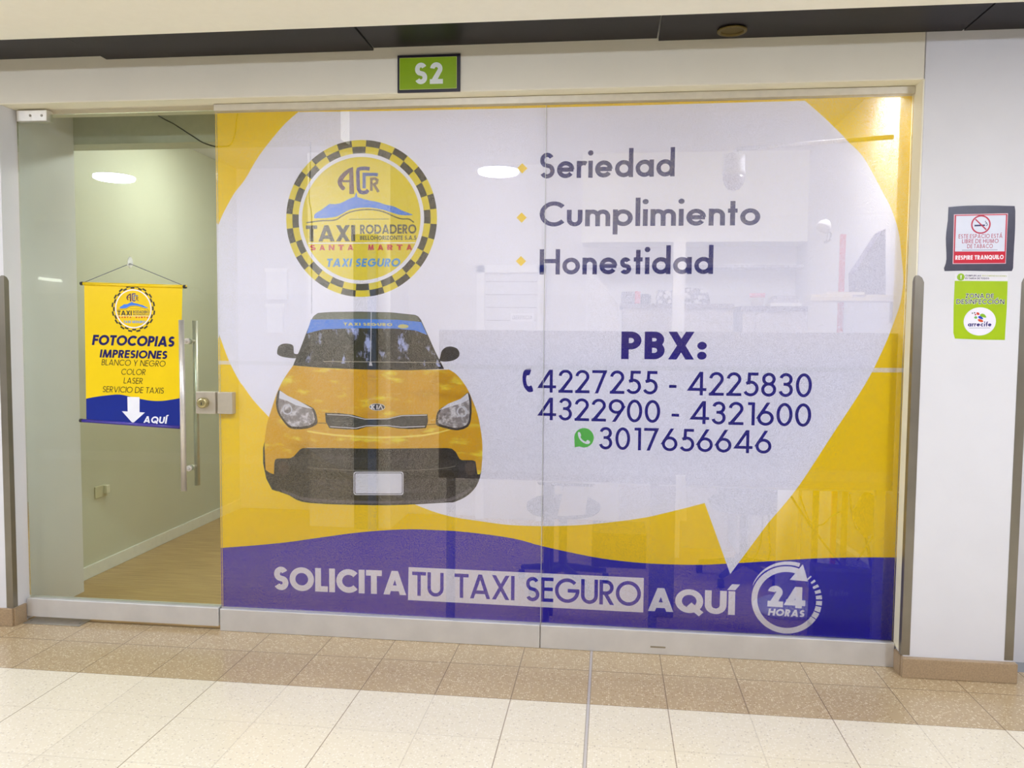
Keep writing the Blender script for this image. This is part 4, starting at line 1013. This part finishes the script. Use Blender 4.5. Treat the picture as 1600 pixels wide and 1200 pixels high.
# bright pilaster and dark doorway behind the badge
a, b = px_box(480, 200, 610, 500, 2.2, .3)
sbox('trim_4', (a[0], 2.2, 0), (b[0], 2.75, CE), int_white)
a, b = px_box(552, 366, 588, 520, 2.15, .05)
dd = srt('door_2', (a[0], 2.15, 0))
MB().box((a[0], 2.15, 0), (b[0], 2.199, b[2])).build('door_leaf', mat('door_dark', (92, 94, 76), .5), dd)
MB().box((at(574, 400, 2.13).x, 2.13, 0), (b[0], 2.15, b[2] - .05)).build('door_panel', mat('door_blue', (92, 112, 150), .5), dd)
# office door
a, b = px_box(757, 426, 838, 700, 2.65, .06)
dd = srt('door_3', (a[0], 2.65, 0))
b2 = at(838, 426, 2.65).z
leaf = MB().box((a[0], 2.67, 0), (b[0], 2.73, b2)).build('door_leaf', lt_panel, dd)
for k in range(9):
    z = b2 - .07 - .103 * k; MB().box((a[0] + .01, 2.665, z - .003), (b[0] - .01, 2.675, z + .003)).build('groove', mid, leaf)
for x0, x1, z0, z1 in ((a[0] - .06, a[0], 0, b2 + .06), (b[0], b[0] + .06, 0, b2 + .06), (a[0] - .06, b[0] + .06, b2, b2 + .06)):
    MB().box((x0, 2.64, z0), (x1, 2.74, z1)).build('door_frame', mat('frame_white', (238, 238, 242), .4), dd)
p0, p1 = at(798, 502, 2.65), at(834, 490, 2.65)
pt_ = MB().box((p0.x, 2.655, p0.z), (p1.x, 2.669, p1.z)).build('name_plate', mat('frame_white', (238, 238, 242)), dd)
Plane(2.654).text(MB(), 'GERENCIA', (800, 499), (832, 499), 6, .16, 0, gap=.15).build('plate_lettering', opaque((120, 116, 126)), pt_)
# bulkhead and white cupboards on the back wall, right half
a, b = px_box(911, 200, 1250, 377, 2.4, .4)
sbox('trim_5', (a[0], 2.4, a[2]), (1.419, 2.749, CE), mat('bulkhead_paint', (236, 236, 226), .6))
zb = at(1000, 418, 2.5).z
sbox('trim_6', (a[0], 2.5, zb), (1.419, 2.749, zb + .02), mid)
a, b = px_box(1053, 396, 1066, 640, 1.7, .08)
sbox('trim_7', (a[0], 1.7, 0), (b[0], 1.78, at(1060, 378, 1.7).z), int_white)
# low sloping partition right of the office door
P = [at(*p, 1.88) for p in ((918, 420), (926, 424), (966, 476), (967, 505), (967, 620), (918, 620))]
o = MB().prism(P, (0, .06, 0)).build('wall_partition', mat('partition_grey', (196, 194, 196), .6)); struct(o)
# counter runs
a, b = px_box(969, 474, 1144, 620, 1.95, .5)
t = thing('back_counter', ((a[0] + b[0]) / 2, 2.2, 0), 'long grey counter at the back below the patterned boxes', 'counter')
MB().box((a[0] + .02, 1.97, 0), (b[0] - .005, 2.4, b[2] - .03)).build('counter_body', mat('counter_grey', (176, 170, 172), .5), t)
MB().box((a[0], 1.95, b[2] - .03), (b[0], 2.42, b[2])).build('counter_top', mat('counter_top', (126, 116, 124), .4), t)
ctz = b[2]
a, b = px_box(1157, 478, 1259, 620, 1.84, .5)
t = thing('side_counter', ((a[0] + b[0]) / 2, 2.1, 0), 'darker topped cabinet on the right carrying the red bucket', 'cabinet')
MB().box((a[0] + .02, 1.86, 0), (b[0], 2.38, b[2] - .035)).build('cabinet_body', mat('counter_grey', (176, 170, 172)), t)
MB().box((a[0] + .005, 1.84, b[2] - .035), (b[0] + .005, 2.4, b[2])).build('cabinet_top', mat('counter_top_dark', (92, 82, 96), .4), t)
MB().box(((a[0] * .77 + b[0] * .23) - .005, 1.85, 0), ((a[0] * .77 + b[0] * .23) + .005, 1.862, b[2] - .05)).build('door_joint', mid, t)
stz = b[2]
# things on the counters
a, b = px_box(971, 458, 1017, 474, 2.0, .2)
t = thing('carry_case', ((a[0] + b[0]) / 2, 2.1, ctz), 'dark case with a red band lying on the back counter', 'case')
mx_ = at(992, 465, 2.0).x
MB().box((a[0], 2.0, ctz + .001), (mx_, 2.15, ctz + .085)).build('case_body', mat('case_grey', (96, 90, 100), .5), t, .01)
MB().box((mx_, 1.998, ctz + .001), (mx_ + .04, 2.152, ctz + .088)).build('red_band', mat('red_band', (214, 40, 70), .5), t, .006)
MB().box((mx_ + .04, 2.0, ctz + .001), (b[0], 2.15, ctz + .07)).build('case_end', mat('case_dark', (50, 46, 60), .5), t, .01)
chk = None
def mottled():
    m, N, L, p = newmat('floral_box'); g = N.new('ShaderNodeNewGeometry'); v = N.new('ShaderNodeTexVoronoi'); v.inputs['Scale'].default_value = 28
    L.new(g.outputs['Position'], v.inputs['Vector']); r = N.new('ShaderNodeValToRGB'); r.color_ramp.elements[0].color = lin((210, 206, 204)); r.color_ramp.elements[0].position = .35
    r.color_ramp.elements[1].color = lin((92, 84, 96)); r.color_ramp.elements[1].position = .55
    L.new(v.outputs['Distance'], r.inputs[0]); L.new(r.outputs[0], p.inputs['Base Color']); return m
flo = mottled()
a, b = px_box(1027, 452, 1052, 474, 2.05, .2)
single('patterned_box', (a[0], 2.05, ctz + .001), (b[0], 2.2, ctz + (b[2] - a[2])), flo, 'light patterned box on the back counter left of the white post', 'box', 'patterned boxes on the counter', .004)
P = [at(*p, 2.05) for p in ((1068, 449), (1076, 448), (1098, 450), (1107, 457), (1110, 474), (1068, 474))]
dzv = ctz + .001 - min(p.z for p in P)
o = MB().prism([p + Vector((0, 0, dzv)) for p in P], (0, .15, 0)).build('patterned_box', flo); tag(o, 'larger patterned box with rounded shoulder right of the white post', 'box', 'patterned boxes on the counter')
c = at(1183, 478, 1.95)
t = thing('bucket', (c.x, 1.95, stz), 'red and white bucket on the dark cabinet top', 'bucket')
MB().lathe([(.038, 0), (.049, .072), (.05, .076)], (c.x, 1.95, stz + .001), 'z', 24).build('bucket_body', mat('bucket_white', (226, 214, 214), .5), t)
MB().lathe([(.05, .06), (.055, .088), (.051, .088)], (c.x, 1.95, stz + .001), 'z', 24).build('bucket_rim', mat('bucket_red', (214, 60, 84), .5), t)
c = at(1222, 478, 1.95)
for i in range(3):
    o = MB().prism([(c.x - .09 + .02 * i, 1.88, stz + .001 + .024 * i), (c.x + .12 - .02 * i, 1.9, stz + .001 + .024 * i), (c.x + .11 - .04 * i, 2.1, stz + .001 + .024 * i), (c.x - .09 + .02 * i, 2.08, stz + .001 + .024 * i)], (0, 0, .023)).build('paper_pile', mat(['paper', 'paper_grey', 'paper_grey'][i], [(226, 224, 220), (176, 170, 178), (176, 170, 178)][i], .8))
    tag(o, ['lowest white paper pile right of the red bucket', 'middle grey paper pile right of the red bucket', 'topmost grey paper pile right of the red bucket'][i], 'papers', 'paper piles beside the bucket')
# under the desk: dark tote, pedestal, chair, cables, trunking
a, b = px_box(1273, 890, 1374, 1003, .16, .25)
t = thing('tote_bag', ((a[0] + b[0]) / 2, .35, 0), 'dark bag with faint lettering on the floor right of the 24 hours emblem', 'bag')
MB().prism([(a[0], .16, -.001), (b[0], .16, -.001), (b[0] - .02, .18, b[2] - .02), (a[0] + .01, .18, b[2])], (0, .12, 0)).build('bag_body', mat('bag_navy', (9, 8, 24), .6), t)
MB().box((a[0] + .005, .176, b[2] - .012), (b[0] - .02, .186, b[2] + .006)).build('bag_rim', mat('bag_rim', (60, 56, 100), .5), t)
Plane(.1595).text(MB(), 'Exito', (1295, 931), (1325, 931), 10, .2, 0, slant=.15, gap=.1).build('bag_lettering', opaque((96, 92, 140)), t)
c = at(1228, 880, .72)
t = thing('pedestal_stand', (c.x, .72, 0), 'white round pedestal foot under the desk', 'stand')
MB().lathe([(.17, 0), (.17, .02), (.13, .045), (.06, .06)], (c.x, .72, -.001), 'z', 32).build('pedestal_foot', lt_panel, t)
MB().lathe([(.055, .06), (.055, dz - .03)], (c.x, .72, 0), 'z', 20).build('pedestal_column', lt_panel, t)
def chair(px, Y, m, label, back):
    c = at(px, 800, Y); x = c.x
    t = thing('office_chair', (x, Y, 0), label, 'chair', 'office chairs behind the window')
    MB().lathe([(.0, .44), (.2, .44), (.22, .46), (.22, .49), (.19, .51), (0, .515)], (x, Y, 0), 'z', 26).build('seat', m, t)
    P = [(x - .2, Y + back, .60), (x - .17, Y + back, .55), (x + .17, Y + back, .55), (x + .2, Y + back, .60), (x + .2, Y + back, .88), (x + .15, Y + back, .95), (x - .15, Y + back, .95), (x - .2, Y + back, .88)]
    MB().prism(P, (0, .05, 0)).build('backrest', m, t, .015)
    MB().tube([(x, Y + back * .9, .47), (x, Y + back + .02, .7)], .018, 8).build('back_post', blackp, t)
    MB().tube([(x, Y, .09), (x, Y, .45)], .026, 10).build('gas_column', blackp, t)
    for k in range(5):
        a_ = 2 * PI * k / 5 + .3; e_ = Vector((x + .27 * math.cos(a_), Y + .27 * math.sin(a_), .07))
        MB().tube([(x, Y, .11), e_], [.026, .016], 8).build('star_leg', blackp, t)
        MB().lathe([(.0, -.018), (.028, -.018), (.028, .018), (0, .018)], (e_.x, e_.y, .0275), 'x', 14).build('caster', blackp, t)
chair(880, 1.0, dk_blue, 'dark office chair behind the white lettering panel of the window', .24)
chair(1163, 1.28, dk_blue, 'dark office chair left of the white pedestal foot', -.2)
a, b = px_box(925, 832, 1008, 950, 1.4, .3)
single('dark_crate', (a[0], 1.4, -.001), (b[0], 1.75, b[2]), mat('crate_dark', (44, 40, 60), .6), 'dark crate on the floor behind the yellow band of the window', 'crate')
a, b = px_box(1019, 770, 1052, 960, .5, .03)
single('desk_side_board', (a[0], .5, -.001), (b[0], .53, dz - .002), mid, 'narrow grey upright board below the desk', 'board')
ga, gb = at(1270, 824, 1.38), at(1375, 890, 1.38)
cabm = mat('cable_black', (26, 24, 28), .6)
for i, (pts, r) in enumerate((([(1236, 775, .48), (1262, 815, .46), (1290, 852, .42), (1312, 880, .38), (1326, 893, .34)], .006), ([(1250, 775, .48), (1266, 815, .5), (1284, 820, .49), (1300, 806, .48), (1318, 797, .48)], .004),
                              ([(1328, 772, .4), (1331, 800, .4), (1338, 826, .4), (1350, 828, .4)], .004), ([(1352, 830, .35), (1357, 860, .35), (1362, 893, .33)], .008), ([(1374, 822, .36), (1356, 850, .36), (1340, 876, .36)], .004),
                              ([(1192, 770, .45), (1190, 838, .45), (1182, 866, .45), (1170, 885, .45)], .004), ([(1201, 770, .45), (1202, 838, .45), (1203, 864, .45), (1195, 885, .45)], .004))):
    tag_l = ['thick black cable sloping down to the dark bag', 'thin cable sagging left of the right desk leg', 'looped cable hanging right of the desk leg', 'straight black cable dropping behind the dark bag at right', 'short cable crossing behind the bag at right', 'left of two thin cables hanging near the tip of the speech bubble', 'right of two thin cables hanging near the tip of the speech bubble'][i]
    cable(sm3([at(*p) for p in pts]), r, cabm, tag_l, 'cables under the desk')
o = MB().prism([at(1272, 822, 1.35), at(1278, 821, 1.35), at(1384, 893, .4), at(1370, 893, .4)], (0, .0, -.02)).build('cable_trunking', lt_panel); tag(o, 'white cable duct sloping down behind the dark bag', 'cable duct')
# crumpled bag of adapters at right
rnd = random.Random(3); mb = MB(); c = at(1358, 805, .3); P = []
for k in range(14):
    a_ = 2 * PI * k / 14; r = .06 + .02 * rnd.random(); P.append((c.x + r * .9 * math.cos(a_), .3, c.z + r * 1.5 * math.sin(a_)))
mb.prism(P, (0, .06, 0)); o = mb.build('adapter_bundle', cabm, None, .012); tag(o, 'dark tangle of adapters hanging under the desk by the column', 'adapters')
# papers taped low on the inner side of the screen foot
for i, q in enumerate((((881, 760), (920, 762), (914, 804), (886, 806), (871, 806)), ((1056, 742), (1071, 742), (1073, 815), (1057, 812)))):
    P = [at(*p, .049) for p in q]
    o = MB().prism(P, (0, .0009, 0)).build('paper_scrap', mat('paper', (226, 224, 220))); tag(o, ['crumpled white paper on the screen below the telephone numbers', 'narrow white paper strip under the screen', 'torn white paper behind the tip of the speech bubble'][i], 'paper', 'loose papers behind the window')
